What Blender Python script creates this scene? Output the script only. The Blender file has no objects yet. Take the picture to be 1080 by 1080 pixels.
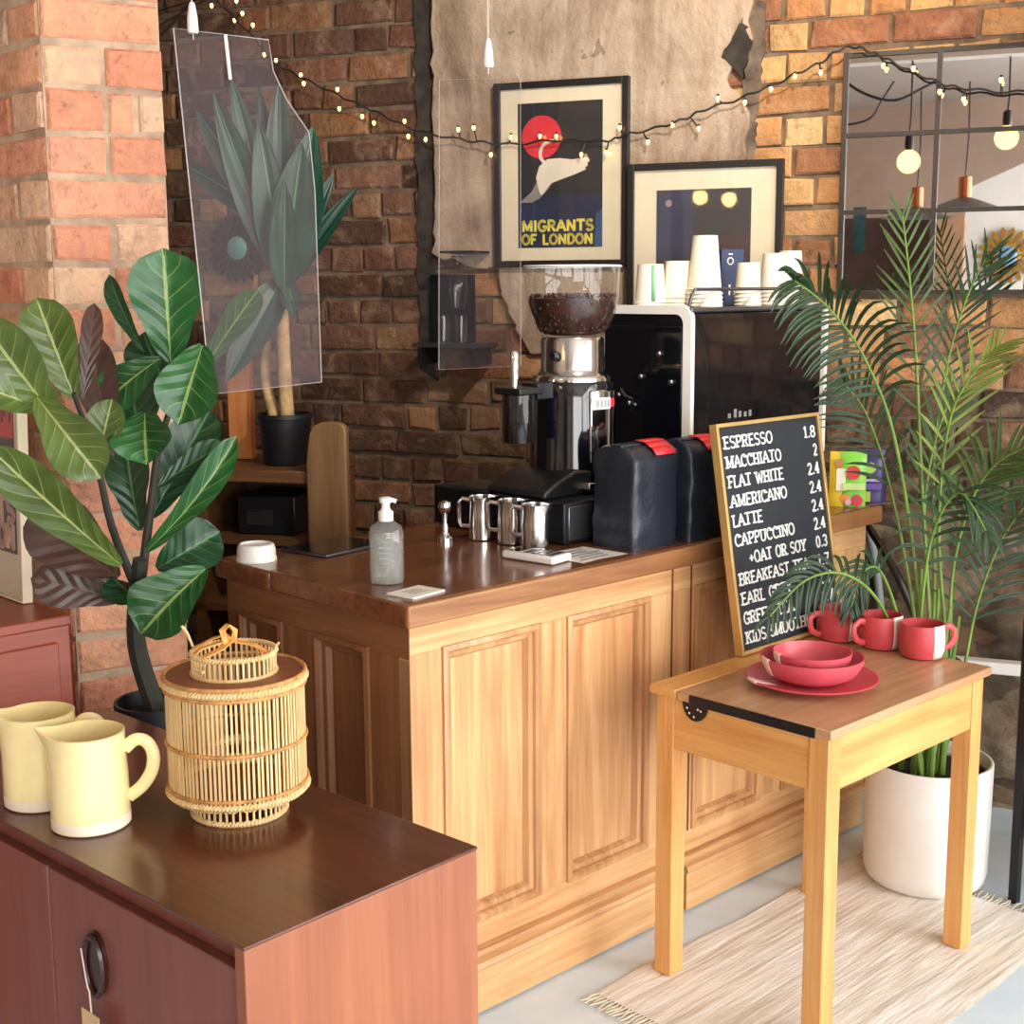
import bpy, bmesh, math, random
from mathutils import Vector, Matrix, noise
random.seed(11)
sc = bpy.context.scene
col = sc.collection
PI = math.pi
rad = math.radians
U = random.uniform

# ------------------------------------------------------------------ colours and materials
def lin(h, k=1.0):
    h = h.lstrip('#'); o = []
    for i in (0, 2, 4):
        c = int(h[i:i+2], 16) / 255
        c = c / 12.92 if c <= .04045 else ((c + .055) / 1.055) ** 2.4
        o.append(c * k)
    return (o[0], o[1], o[2], 1)

class N:
    """small node-tree helper"""
    def __init__(s, name):
        s.m = bpy.data.materials.new(name); s.m.use_nodes = True
        s.t = s.m.node_tree; s.t.nodes.clear()
        s.out = s.t.nodes.new('ShaderNodeOutputMaterial')
    def n(s, kind, **kw):
        o = s.t.nodes.new('ShaderNode' + kind)
        for k, v in kw.items():
            if k in o.inputs: s.set(o.inputs[k], v)
            else: setattr(o, k, v)
        return o
    def set(s, inp, v):
        if isinstance(v, bpy.types.NodeSocket): s.t.links.new(v, inp)
        else: inp.default_value = v
    def l(s, a, b): s.t.links.new(a, b)
    def math(s, op, a, b=None, c=None):
        o = s.t.nodes.new('ShaderNodeMath'); o.operation = op
        for i, v in enumerate((a, b, c)):
            if v is not None: s.set(o.inputs[i], v)
        return o.outputs[0]
    def mix(s, f, a, b, mode='MIX'):
        o = s.t.nodes.new('ShaderNodeMix'); o.data_type = 'RGBA'; o.blend_type = mode
        s.set(o.inputs['Factor'], f); s.set(o.inputs['A'], a); s.set(o.inputs['B'], b)
        return o.outputs['Result']
    def ramp(s, f, stops):
        o = s.t.nodes.new('ShaderNodeValToRGB'); e = o.color_ramp.elements
        while len(e) < len(stops): e.new(.5)
        for i, (p, c) in enumerate(stops): e[i].position = p; e[i].color = c
        s.set(o.inputs[0], f); return o.outputs[0]
    def coord(s, scale=(1, 1, 1), kind='Object'):
        c = s.n('TexCoord'); m = s.n('Mapping'); m.inputs['Scale'].default_value = scale
        s.l(c.outputs[kind], m.inputs['Vector']); return m.outputs[0]
    def noise(s, vec, scale, detail=4, rough=.6, dist=0):
        o = s.n('TexNoise'); s.l(vec, o.inputs['Vector'])
        o.inputs['Scale'].default_value = scale; o.inputs['Detail'].default_value = detail
        o.inputs['Roughness'].default_value = rough; o.inputs['Distortion'].default_value = dist
        return o.outputs['Fac']
    def bsdf(s, colr, rough=.5, metal=0, **kw):
        b = s.n('BsdfPrincipled'); s.set(b.inputs['Base Color'], colr)
        s.set(b.inputs['Roughness'], rough); s.set(b.inputs['Metallic'], metal)
        for k, v in kw.items(): s.set(b.inputs[k.replace('_', ' ')], v)
        s.l(b.outputs[0], s.out.inputs[0]); return b
    def bump(s, b, h, strength=.3, dist=.01):
        o = s.n('Bump'); o.inputs['Strength'].default_value = strength; o.inputs['Distance'].default_value = dist
        s.set(o.inputs['Height'], h); s.l(o.outputs[0], b.inputs['Normal'])

def plain(name, c, rough=.5, metal=0, var=.12, vs=8, bump=0, bs=60, **kw):
    m = N(name); v = m.coord(); base = lin(c)
    if var:
        f = m.noise(v, vs, 4)
        dk = tuple(x * (1 - var * 1.6) for x in base[:3]) + (1,); lt = tuple(min(1, x * (1 + var)) for x in base[:3]) + (1,)
        base = m.ramp(f, [(.3, dk), (.7, lt)])
    b = m.bsdf(base, rough, metal, **kw)
    if bump: m.bump(b, m.noise(v, bs, 5), bump, .004)
    return m.m

def wood(name, dark, light, axis='Z', sc_=1.0, rough=.45, coat=0, contrast=1.0, bump=.08):
    m = N(name)
    s = [16 * sc_] * 3; s['XYZ'.index(axis)] = 1.1 * sc_
    v = m.coord(tuple(s))
    n1 = m.noise(v, 1.0, 6, .62, 1.4)
    s2 = [90 * sc_] * 3; s2['XYZ'.index(axis)] = 3 * sc_
    n2 = m.noise(m.coord(tuple(s2)), 1.0, 3, .6, .4)
    n3 = m.noise(m.coord(), 2.3, 2)
    f = m.math('ADD', m.math('MULTIPLY', n1, .66), m.math('MULTIPLY', n2, .34))
    f = m.math('ADD', f, m.math('MULTIPLY', m.math('SUBTRACT', n3, .5), .35))
    w = .17 / contrast
    c = m.ramp(f, [(.5 - w, lin(dark)), (.5 + w, lin(light))])
    b = m.bsdf(c, rough, 0, Coat_Weight=coat, Coat_Roughness=.12)
    m.bump(b, n2, bump, .002)
    return m.m

def clear(name, tint='#ffffff', haze=0.0, hazec='#b9a9a4', ior=1.45, gl=1.0, gr=.03):
    """thin clear sheet or vessel: see-through, shiny, with an optional diffuse haze"""
    m = N(name)
    t = m.n('BsdfTransparent'); t.inputs[0].default_value = lin(tint)
    g = m.n('BsdfGlossy'); g.inputs['Roughness'].default_value = gr
    g.inputs['Color'].default_value = (gl, gl, gl, 1)
    lw = m.n('LayerWeight'); lw.inputs['Blend'].default_value = .5; f0 = ((ior - 1) / (ior + 1)) ** 2
    fr = m.math('ADD', f0, m.math('MULTIPLY', 1 - f0, m.math('POWER', lw.outputs['Facing'], 5)))
    mx = m.n('MixShader'); m.l(fr, mx.inputs[0]); m.l(t.outputs[0], mx.inputs[1]); m.l(g.outputs[0], mx.inputs[2])
    last = mx
    if haze:
        d = m.n('BsdfDiffuse'); d.inputs[0].default_value = lin(hazec)
        m2 = m.n('MixShader'); m2.inputs[0].default_value = haze
        m.l(mx.outputs[0], m2.inputs[1]); m.l(d.outputs[0], m2.inputs[2]); last = m2
    m.l(last.outputs[0], m.out.inputs[0]); return m.m

def glow(name, c, strength, lightsrc=True):
    m = N(name); e = m.n('Emission'); e.inputs[0].default_value = lin(c); e.inputs[1].default_value = strength
    m.l(e.outputs[0], m.out.inputs[0])
    if not lightsrc: m.m.cycles.emission_sampling = 'NONE'
    return m.m

def brickmat(name):
    m = N(name); a = m.n('Attribute'); a.attribute_name = 'bcol'
    v = m.coord(); n1 = m.noise(v, 26, 6, .7); n2 = m.noise(v, 5, 3)
    f = m.math('ADD', m.math('MULTIPLY', n1, .9), m.math('MULTIPLY', n2, .6))
    k = m.ramp(f, [(.38, (.42, .40, .40, 1)), (.72, (1, 1, 1, 1)), (.95, (1.25, 1.22, 1.15, 1))])
    c = m.mix(1.0, a.outputs['Color'], k, 'MULTIPLY')
    pf = m.math('MULTIPLY', m.ramp(m.noise(v, 11, 5, .65, .6), [(.50, (0, 0, 0, 1)), (.66, (1, 1, 1, 1))]), .42)
    c = m.mix(pf, c, m.mix(.5, c, lin('#e0bd98')))
    dfk = m.math('MULTIPLY', m.ramp(m.noise(v, 34, 5, .7), [(.58, (0, 0, 0, 1)), (.72, (1, 1, 1, 1))]), .5)
    c = m.mix(dfk, c, lin('#4a352a'))
    b = m.bsdf(c, .88, 0, Specular_IOR_Level=.2); m.bump(b, f, .95, .018); return m.m

def leafmat(name, c, vein, nv=6, rough=.33, back=None, vw=.045):
    m = N(name)
    uv = m.n('TexCoord'); sp = m.n('SeparateXYZ'); m.l(uv.outputs['UV'], sp.inputs[0])
    a = m.math('MULTIPLY', m.math('ABSOLUTE', m.math('SUBTRACT', sp.outputs[0], .5)), 2)
    t = m.math('SUBTRACT', m.math('MULTIPLY', sp.outputs[1], nv), m.math('MULTIPLY', a, 1.5))
    d = m.math('ABSOLUTE', m.math('SUBTRACT', m.math('FRACT', t), .5))
    side = m.math('GREATER_THAN', d, .5 - vw)
    side = m.math('MULTIPLY', side, m.math('SUBTRACT', 1, m.math('POWER', a, 2)))
    mid = m.math('LESS_THAN', a, .05)
    f = m.math('MAXIMUM', m.math('MULTIPLY', side, .5), mid)
    v = m.coord(); n = m.noise(v, 9, 3)
    base = m.ramp(n, [(.3, lin(c, .6)), (.72, lin(c, 1.25))])
    cc = m.mix(f, base, lin(vein))
    b = m.bsdf(cc, rough, 0, Subsurface_Weight=0)
    tr = m.n('BsdfTranslucent'); m.l(cc, tr.inputs[0])
    mx = m.n('MixShader'); mx.inputs[0].default_value = .16
    m.l(b.outputs[0], mx.inputs[1]); m.l(tr.outputs[0], mx.inputs[2]); m.l(mx.outputs[0], m.out.inputs[0])
    h = m.math('ADD', m.math('MULTIPLY', d, 1.2), m.math('MULTIPLY', f, -.3))
    m.bump(b, h, .35, .006)
    return m.m

# ------------------------------------------------------------------ mesh building
class MB:
    def __init__(s): s.v = []; s.f = []; s.m = []; s.c = []; s.uv = {}
    def vert(s, p, c=None):
        s.v.append(tuple(p)); s.c.append(c or (1, 1, 1, 1)); return len(s.v) - 1
    def face(s, idx, m=0, uv=None):
        s.f.append(tuple(idx)); s.m.append(m)
        if uv: s.uv[len(s.f) - 1] = uv
    def box(s, x0, x1, y0, y1, z0, z1, m=0, M=None):
        P = [(x0, y0, z0), (x1, y0, z0), (x1, y1, z0), (x0, y1, z0), (x0, y0, z1), (x1, y0, z1), (x1, y1, z1), (x0, y1, z1)]
        if M is not None: P = [tuple(M @ Vector(p)) for p in P]
        b = len(s.v)
        for p in P: s.vert(p)
        for q in ((0, 3, 2, 1), (4, 5, 6, 7), (0, 1, 5, 4), (1, 2, 6, 5), (2, 3, 7, 6), (3, 0, 4, 7)):
            s.face([b + i for i in q], m)
        return s
    def lathe(s, prof, seg=32, c=(0, 0, 0), m=0, mm=None, sx=1, sy=1, cap0=True, cap1=True, M=None):
        b = len(s.v); n = len(prof)
        for r, z in prof:
            for k in range(seg):
                a = 2 * PI * k / seg
                p = Vector((c[0] + r * sx * math.cos(a), c[1] + r * sy * math.sin(a), c[2] + z))
                if M is not None: p = M @ p
                s.vert(p)
        for i in range(n - 1):
            mi = mm[i] if mm else m
            for k in range(seg):
                k2 = (k + 1) % seg
                s.face((b + i * seg + k, b + i * seg + k2, b + (i + 1) * seg + k2, b + (i + 1) * seg + k), mi)
        if cap0: s.face([b + k for k in reversed(range(seg))], mm[0] if mm else m)
        if cap1: s.face([b + (n - 1) * seg + k for k in range(seg)], mm[-1] if mm else m)
        return s
    def tube(s, pts, r, seg=8, m=0, radii=None, flat=1.0, closed=False):
        pts = [Vector(p) for p in pts]; n = len(pts); b = len(s.v)
        T = []
        for i in range(n):
            if closed: d = pts[(i + 1) % n] - pts[i - 1]
            else: d = pts[min(i + 1, n - 1)] - pts[max(i - 1, 0)]
            T.append(d.normalized() if d.length > 1e-9 else Vector((0, 0, 1)))
        up = Vector((0, 0, 1)) if abs(T[0].z) < .9 else Vector((1, 0, 0))
        X = T[0].cross(up).normalized()
        for i in range(n):
            X = (X - T[i] * X.dot(T[i])); X = X.normalized() if X.length > 1e-6 else T[i].orthogonal().normalized()
            Y = T[i].cross(X); rr = radii[i] if radii else r
            for k in range(seg):
                a = 2 * PI * k / seg
                s.vert(pts[i] + X * (rr * math.cos(a)) + Y * (rr * flat * math.sin(a)))
        for i in range(n if closed else n - 1):
            j = (i + 1) % n
            for k in range(seg):
                k2 = (k + 1) % seg
                s.face((b + i * seg + k, b + i * seg + k2, b + j * seg + k2, b + j * seg + k), m)
        if not closed:
            s.face([b + k for k in reversed(range(seg))], m); s.face([b + (n - 1) * seg + k for k in range(seg)], m)
        return s
    def prism(s, poly, d0, d1, m=0, plane='XZ', M=None):
        """polygon given in two axes, thickness d0..d1 along the third"""
        b = len(s.v); n = len(poly)
        def P(a, c, d):
            q = {'XZ': (a, d, c), 'XY': (a, c, d), 'YZ': (d, a, c)}[plane]
            return M @ Vector(q) if M is not None else q
        for a, c in poly: s.vert(P(a, c, d0))
        for a, c in poly: s.vert(P(a, c, d1))
        s.face([b + i for i in range(n)], m); s.face([b + n + i for i in reversed(range(n))], m)
        for i in range(n):
            j = (i + 1) % n; s.face((b + i, b + n + i, b + n + j, b + j), m)
        return s
    def grid(s, nu, nv, fn, m=0, uv=True):
        b = len(s.v)
        for i in range(nu + 1):
            for j in range(nv + 1): s.vert(fn(i / nu, j / nv))
        for i in range(nu):
            for j in range(nv):
                q = (b + i * (nv + 1) + j, b + (i + 1) * (nv + 1) + j, b + (i + 1) * (nv + 1) + j + 1, b + i * (nv + 1) + j + 1)
                s.face(q, m, [(i / nu, j / nv), ((i + 1) / nu, j / nv), ((i + 1) / nu, (j + 1) / nv), (i / nu, (j + 1) / nv)] if uv else None)
        return s
    def build(s, name, mats, parent=None, bevel=0, smooth=True, angle=38, loc=None, rotz=0, recalc=True, segs=2, colour=False):
        me = bpy.data.meshes.new(name); me.from_pydata(s.v, [], s.f)
        if not isinstance(mats, (list, tuple)): mats = [mats]
        for m in mats: me.materials.append(m)
        me.polygons.foreach_set('material_index', s.m)
        if s.uv:
            L = me.uv_layers.new(name='UVMap')
            for fi, uvs in s.uv.items():
                for li, q in zip(me.polygons[fi].loop_indices, uvs): L.data[li].uv = q
        if colour:
            a = me.color_attributes.new('bcol', 'FLOAT_COLOR', 'POINT')
            for i, c in enumerate(s.c): a.data[i].color = c
        if recalc:
            bm = bmesh.new(); bm.from_mesh(me); bmesh.ops.recalc_face_normals(bm, faces=bm.faces); bm.to_mesh(me); bm.free()
        if smooth:
            me.polygons.foreach_set('use_smooth', [True] * len(me.polygons)); me.set_sharp_from_angle(angle=rad(angle))
        me.update()
        o = bpy.data.objects.new(name, me); col.objects.link(o)
        if parent: o.parent = parent
        if loc: o.location = loc
        if rotz: o.rotation_euler.z = rotz
        if bevel:
            b = o.modifiers.new('Bevel', 'BEVEL'); b.width = bevel; b.segments = segs; b.limit_method = 'ANGLE'; b.angle_limit = rad(40)
        return o

def tag(o, label, cat, group=None):
    o['label'] = label; o['category'] = cat
    if group: o['group'] = group
    return o
def struct(o): o['kind'] = 'structure'; return o
def thing(name, label, cat, loc=(0, 0, 0), rotz=0, group=None, rx=0):
    o = bpy.data.objects.new(name, None); o.empty_display_size = .05; col.objects.link(o)
    o.location = loc; o.rotation_euler = (rx, 0, rotz); return tag(o, label, cat, group)
def dup(o, parent=None, loc=None, rotz=None, label=None, scale=None):
    c = o.copy(); col.objects.link(c)
    if parent: c.parent = parent
    if loc is not None: c.location = loc
    if rotz is not None: c.rotation_euler.z = rotz
    if label: c['label'] = label
    if scale: c.scale = scale
    for ch in list(o.children): dup(ch, c)
    return c

# frames of reference of the place (metres; floor z = 0, the viewer stands at x = y = 0)
def frame(o, deg):
    a = rad(deg); ux = Vector((math.cos(a), math.sin(a), 0)); vx = Vector((-math.sin(a), math.cos(a), 0)); O = Vector((o[0], o[1], 0))
    return lambda x, y, z=0: O + ux * x + vx * y + Vector((0, 0, z))
CA, DA, SA, WA = 43.7, 43.8, 47.4, -21.4
CF = frame((-.200, 2.540), CA)      # shop counter: x along its front, y back
DF = frame((.603, 2.486), DA)       # school desk
SF = frame((-.333, 1.568), SA)      # sideboard: x across, y along
WF = frame((1.012, 4.0), WA)        # rear wall: x along the wall, -y into the room

# ------------------------------------------------------------------ materials
M = {}
M['brick'] = brickmat('brick')
M['mortar'] = plain('mortar', '#8a7a68', .95, var=.35, vs=14, bump=.8, bs=45)
M['mortar_dark'] = plain('sooty_mortar', '#76634f', .95, var=.35, vs=14, bump=.8, bs=45)
M['pine'] = wood('aged_pine', '#b27c4c', '#e2b681', 'Z', 1.0, .42, .1, 1.0)
M['pine_h'] = wood('aged_pine_lengthwise', '#b27c4c', '#e2b681', 'X', 1.0, .42, .1, 1.0)
M['pine_s'] = wood('brown_pine', '#6e4529', '#96643f', 'Z', 1.0, .45, .1, 1.0)  # darker brown than the front pine, for the short end and carcass
M['pine_sh'] = wood('brown_pine_across', '#6e4529', '#96643f', 'Y', 1.0, .45, .1, 1.0)
M['mould_h'] = wood('worn_plinth_moulding', '#a8764a', '#dcae7c', 'X', 1.2, .45, .1)
M['edge'] = wood('brown_worktop_edge', '#7a4a2a', '#b07d4e', 'X', 1.0, .4, .2)
M['mould'] = wood('worn_moulding', '#a06d42', '#d8a775', 'Z', 1.2, .45, .1)
M['worktop'] = wood('varnished_worktop', '#5a331c', '#8f5a36', 'X', .9, .26, .35, .9)
M['desk'] = wood('honey_desk_wood', '#c98849', '#e8b26c', 'Z', 1.1, .42, .15)
M['desk_h'] = wood('honey_desk_rail', '#c98849', '#e8b26c', 'X', 1.1, .42, .15)
M['desk_v'] = wood('honey_desk_side_rail', '#c98849', '#e8b26c', 'Y', 1.1, .42, .15)
M['desk_top'] = wood('worn_desk_lid', '#a87a56', '#cda379', 'X', .9, .38, .2)
M['teak'] = wood('teak_end_grain_panel', '#84492f', '#a2623f', 'Z', 1.3, .5, .05, .7)
M['teak_top'] = wood('dark_teak_top', '#432012', '#733e26', 'Y', .9, .3, .3, .8)
M['teak_front'] = wood('teak_front', '#6e3a30', '#8a5042', 'Z', 1.0, .42, .1, .7)
M['redwood'] = wood('red_cupboard_wood', '#7d3524', '#9c4c34', 'X', 1.0, .4, .1, .7)
M['shelf_wood'] = wood('dark_brown_shelf_wood', '#4c2f1c', '#77502f', 'X', 1.0, .5, .1)
M['end_wood'] = wood('grey_brown_end_board', '#64462c', '#8c6a47', 'Z', 1.0, .5, .1)
M['post_wood'] = wood('orange_pine_post', '#c2713a', '#e0985a', 'Z', 1.2, .5)
M['black'] = plain('black_plastic', '#17181b', .38, var=.1)
M['black_gloss'] = plain('glossy_black', '#0d0f14', .1, var=0, Coat_Weight=.6)
M['black_metal'] = plain('black_painted_metal', '#1b1c21', .42, .3, var=.15)
M['frame_black'] = plain('black_picture_frame', '#1d1a1a', .4, var=.1)
M['steel'] = plain('polished_steel', '#d4d2ce', .16, 1.0, var=.05, vs=30)
M['chrome'] = plain('chrome', '#e6e6e6', .07, 1.0, var=0)
M['dark_steel'] = plain('dull_drawer_steel', '#6e7074', .32, .9, var=.12)
M['white'] = plain('white_enamel', '#f2efe9', .3, var=.03)
M['paper_white'] = plain('white_paper', '#f1ece2', .75, var=.04)
M['paper_cup'] = plain('cream_paper_cup', '#efe6d4', .65, var=.05)
M['cream'] = plain('cream_mount_board', '#e3d5b8', .85, var=.04)
M['green_print'] = plain('green_print', '#6fae7c', .6, var=.05)
M['navy'] = plain('navy_card', '#243058', .5, var=.1)
M['clear'] = clear('clear_glass')
M['acrylic'] = clear('clear_acrylic', '#f6f3f3', .042, '#b5a3a6', ior=1.18, gl=.4, gr=.22)  # mauve haze paints the sheet's pale reflection into its colour
M['acrylic_faint'] = clear('very_clear_acrylic', '#fbfafa', .008, '#b9a6a4', ior=1.2, gl=.5, gr=.18)
M['glazing'] = clear('picture_glass', '#ffffff', 0, ior=1.5)
M['gel'] = clear('clear_gel_bottle', '#f4f6f4', .09, '#eceee8')
M['beans'] = plain('roasted_beans', '#3a2119', .42, var=.4, vs=40)
M['red'] = plain('red_tape', '#e0343a', .5, var=.06)
M['bag'] = plain('black_foil_bag', '#252a35', .38, .1, var=.15, bump=.9, bs=24)
M['pink'] = plain('coral_stoneware', '#cf5561', .38, var=.06, vs=12)
M['mug_red'] = plain('red_coral_stoneware', '#c9494e', .4, var=.06, vs=12)
M['band'] = plain('pale_paper_band', '#f3e6dc', .7, var=.05)
M['tagpink'] = plain('blush_paper_band', '#f7dcd0', .7, var=.05)
M['yellow'] = plain('yellow_glaze', '#fae5a8', .26, var=.05, vs=9, Coat_Weight=.3)
M['bare_clay'] = plain('unglazed_clay', '#f4e6cd', .8, var=.05)
M['cane'] = wood('split_bamboo', '#c99f62', '#ecd09a', 'Z', 3.0, .5, .1)
M['cane_ring'] = plain('rattan_binding', '#c48a50', .55, var=.3, vs=60, bump=.6, bs=130)
M['cane_lid'] = wood('brown_woven_lid', '#6a3a22', '#93573a', 'X', 2.0, .5, .1)
M['ribbon'] = wood('orange_bamboo_strip', '#cf8a3c', '#e9ab5c', 'X', 2.0, .45, .1)
M['fig'] = leafmat('fiddle_leaf', '#215a27', '#88a258', 5.5)
M['fig_olive'] = leafmat('olive_fiddle_leaf', '#52662c', '#9ca464', 6.5)
M['fig_dark'] = leafmat('dark_fiddle_leaf', '#1d4527', '#4f7a4c', 6.5)
M['fig_brown_shade'] = leafmat('brownish_shaded_fiddle_leaf', '#50382f', '#5c4238', 6.5)  # dark brown of leaves in shadow, put into the leaf colour
M['drac'] = leafmat('dracaena_leaf', '#27523f', '#5c8a6c', 1, .4, vw=.0)
M['drac_dark'] = leafmat('dark_dracaena_leaf', '#1f4338', '#41695c', 1, .4, vw=.0)
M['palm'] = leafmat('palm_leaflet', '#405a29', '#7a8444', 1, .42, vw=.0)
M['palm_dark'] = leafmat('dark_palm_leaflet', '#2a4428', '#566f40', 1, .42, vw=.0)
M['palm_lit'] = leafmat('lit_palm_leaflet', '#7c8c3c', '#b0ac5c', 1, .42, vw=.0)  # yellowish light on one frond, put into its leaflet colour
M['stem'] = plain('green_palm_stem', '#6f8f3c', .5, var=.25, vs=12)
M['bark'] = plain('dark_trunk_bark', '#2b2a20', .8, var=.3, bump=.6)
M['cane_trunk'] = plain('pale_ringed_trunk', '#b99a6c', .8, var=.25, vs=30, bump=.7, bs=40)
M['soil'] = plain('dark_soil', '#241a14', .95, var=.4, vs=40, bump=.9, bs=60)
M['pot_white'] = plain('white_plant_pot', '#eeebe4', .5, var=.03)
M['pot_black'] = plain('black_plant_pot', '#16171b', .5, var=.15)
M['wire_dark'] = plain('dark_green_cable', '#1e1f1a', .6, var=.1)
M['bulb'] = glow('warm_fairy_light', '#ffc066', 6)
M['bulb_off'] = plain('bulb_holder', '#2a2c22', .5, var=0)
M['pend_glow'] = glow('glowing_bulb_glass', '#ffcd80', 3.6)
M['pend_strong'] = glow('bright_bulb_glass', '#ffcd80', 22)
M['copper'] = plain('copper_lampholder', '#c07a58', .3, .8, var=.08)
M['grey_shade'] = plain('grey_lamp_shade', '#6e6a66', .45, .3, var=.08)
M['teal_glass'] = plain('teal_mirror_glass', '#7fc4c0', .2, .3, var=.2, vs=20)
M['sun_metal'] = plain('dark_bronze_rays', '#2a2320', .45, .5, var=.2)
M['gold'] = plain('gold_rays', '#c9a24c', .35, .8, var=.1)
M['blue_glass'] = plain('blue_mirror_glass', '#86b7dd', .2, .2, var=.1)
M['mirror'] = plain('mirror_glass', '#e2dedb', .015, 1.0, var=0)
M['iron'] = plain('dark_iron_frame', '#3a342f', .45, .5, var=.15)
M['screen'] = plain('black_screen', '#0c0d0f', .08, var=0)
M['slate'] = plain('black_felt_board', '#20242b', .8, var=.12, bump=.4, bs=200)
M['gilt'] = plain('pale_gilt_frame', '#c9a566', .38, .35, var=.1)
M['letter'] = plain('white_letters', '#f4f3ee', .5, var=0)
M['grey_print'] = plain('grey_print', '#9a9a98', .7, var=.1)
M['plaster_beige'] = plain('beige_painted_plaster', '#cbb3a2', .9, var=.06, vs=3, bump=.2)
M['ceiling_white'] = plain('white_ceiling_paint', '#b9afa8', .9, var=.04, vs=3)
M['white_paint'] = plain('white_wall_paint', '#ece9e4', .8, var=.03)
M['kraft'] = plain('kraft_tag', '#d3b183', .8, var=.08)
M['string'] = plain('cotton_string', '#e3cfc0', .8, var=.05)
M['mug_blue'] = plain('pale_blue_glaze', '#9dbac4', .35, var=.05)
M['grey_pipe'] = plain('grey_pipe', '#8e9a98', .5, var=.1)
M['rug_fringe'] = plain('cream_rug_fringe', '#d9cdb4', .9, var=.2)

# ================================================================== THE SETTING
def brick_face(mb, place, L, z0, z1, ch, pal, phase=0, jit=.004, hdr=.106, stretch=.222, seed=1, proud=.010):
    """one face of English-bond brickwork; place(s, d, z) puts a point, d = how far it stands out"""
    r = random.Random(seed); i = 0; z = z0
    while z < z1 - .01:
        row_h = ch - .013; header = (i + phase) % 2 == 0
        s = (0 if L < .5 else -r.uniform(0, .12)) + .004
        while s < L - .02:
            w = hdr if header else stretch
            if L > .5 and r.random() < .16: w = stretch if header else hdr
            w *= r.uniform(.93, 1.05)
            if L < .5: w = (L - .012) / 2 if header else (L if i % 4 != 1 else (L * .5 if s < .01 else L * .25)) - .008
            a, b = max(0, s), min(L, s + w)
            if b - a > .02:
                p = r.uniform(.25, 1) * proud; c = pal(r, (a + b) / 2, z)
                J = lambda k=1: r.uniform(-jit, jit) * k
                za, zb = z + J(.6), z + row_h + J(.6)
                q0 = [(a, za), (b, za), (b, zb), (a, zb)]
                q0 = [(x + J(), y + J()) for x, y in q0]
                cx, cy = (a + b) / 2, (za + zb) / 2
                v0 = [mb.vert(place(x, -.012, y), c) for x, y in q0]
                v1 = [mb.vert(place(x, p - .004 + J(.4), y), c) for x, y in q0]
                ins = lambda x, c_: x + (.006 if x < c_ else -.006)
                v2 = [mb.vert(place(ins(x, cx) + J(.5), p + J(.5), ins(y, cy) + J(.5)), c) for x, y in q0]
                for A, B in ((v0, v1), (v1, v2)):
                    for k in range(4): mb.face((A[k], A[(k + 1) % 4], B[(k + 1) % 4], B[k]))
                mb.face(v2)
            s += w + .012
        z += ch; i += 1

floor_m = N('pale_blue_floor_paint'); fv = floor_m.coord()
fc = floor_m.ramp(floor_m.noise(fv, 3.2, 5, .65), [(.3, lin('#c6dce9')), (.7, lin('#e2eef5'))])
fb = floor_m.bsdf(fc, .38); floor_m.bump(fb, floor_m.noise(fv, 30, 3), .08, .003)
struct(MB().box(-4, 4.2, -4, 6, -.1, 0).build('floor', floor_m.m, smooth=False))
struct(MB().box(-4, 4.2, -4, 6.5, 2.95, 3.05).build('ceiling', M['ceiling_white'], smooth=False))

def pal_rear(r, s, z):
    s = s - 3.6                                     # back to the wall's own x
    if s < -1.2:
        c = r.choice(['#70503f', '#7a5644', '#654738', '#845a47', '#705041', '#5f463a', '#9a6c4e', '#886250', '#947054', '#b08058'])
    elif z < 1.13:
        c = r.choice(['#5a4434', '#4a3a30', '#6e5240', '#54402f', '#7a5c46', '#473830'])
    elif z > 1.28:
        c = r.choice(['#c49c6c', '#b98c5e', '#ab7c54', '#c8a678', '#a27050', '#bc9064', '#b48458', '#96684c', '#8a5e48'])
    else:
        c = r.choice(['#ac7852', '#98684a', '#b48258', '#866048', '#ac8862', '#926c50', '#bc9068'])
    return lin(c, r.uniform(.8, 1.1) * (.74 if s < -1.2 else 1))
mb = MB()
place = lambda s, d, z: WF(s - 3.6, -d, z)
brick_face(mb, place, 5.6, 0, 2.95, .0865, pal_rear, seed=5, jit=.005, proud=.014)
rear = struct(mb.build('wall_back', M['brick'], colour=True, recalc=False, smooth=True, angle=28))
bk = MB(); a = [WF(-3.6, .002), WF(2.0, .002), WF(2.0, .25), WF(-3.6, .25)]
bk.prism([(p.x, p.y) for p in a], 0, 2.95, plane='XY').build('mortar_bed', M['mortar_dark'], rear, smooth=False)

# broken plaster left on the bricks
pm = N('broken_plaster'); pv = pm.coord(); p1 = pm.noise(pv, 2.6, 8, .68, .8); p2 = pm.noise(pm.coord((7, 7, 1.3)), 1.6, 6, .7, 1.0)
pf = pm.math('ADD', pm.math('MULTIPLY', p1, .6), pm.math('MULTIPLY', p2, .45))
pc = pm.ramp(pf, [(.34, lin('#6f5e50')), (.45, lin('#988370')), (.55, lin('#b09c88')), (.68, lin('#c4b39f'))])
crack = pm.n('TexVoronoi', feature='DISTANCE_TO_EDGE'); crack.inputs['Scale'].default_value = 2.3
wv = pm.n('TexNoise'); wv.inputs['Scale'].default_value = 4; pm.l(pv, wv.inputs['Vector'])
add = pm.n('VectorMath', operation='ADD'); pm.l(pv, add.inputs[0]); pm.l(wv.outputs['Color'], add.inputs[1]); pm.l(add.outputs[0], crack.inputs['Vector'])
cm = pm.math('LESS_THAN', crack.outputs['Distance'], .006)
st = pm.math('GREATER_THAN', pm.noise(pm.coord((1, 1, .8)), 13, 3, .6), .70)
pc = pm.mix(pm.math('MULTIPLY', st, .5), pc, lin('#54443a'))
pb = pm.bsdf(pc, .93, 0, Specular_IOR_Level=.15); pm.bump(pb, pm.math('ADD', pm.noise(pv, 18, 7, .7), pm.math('MULTIPLY', p1, 1.5)), .7, .014)
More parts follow.
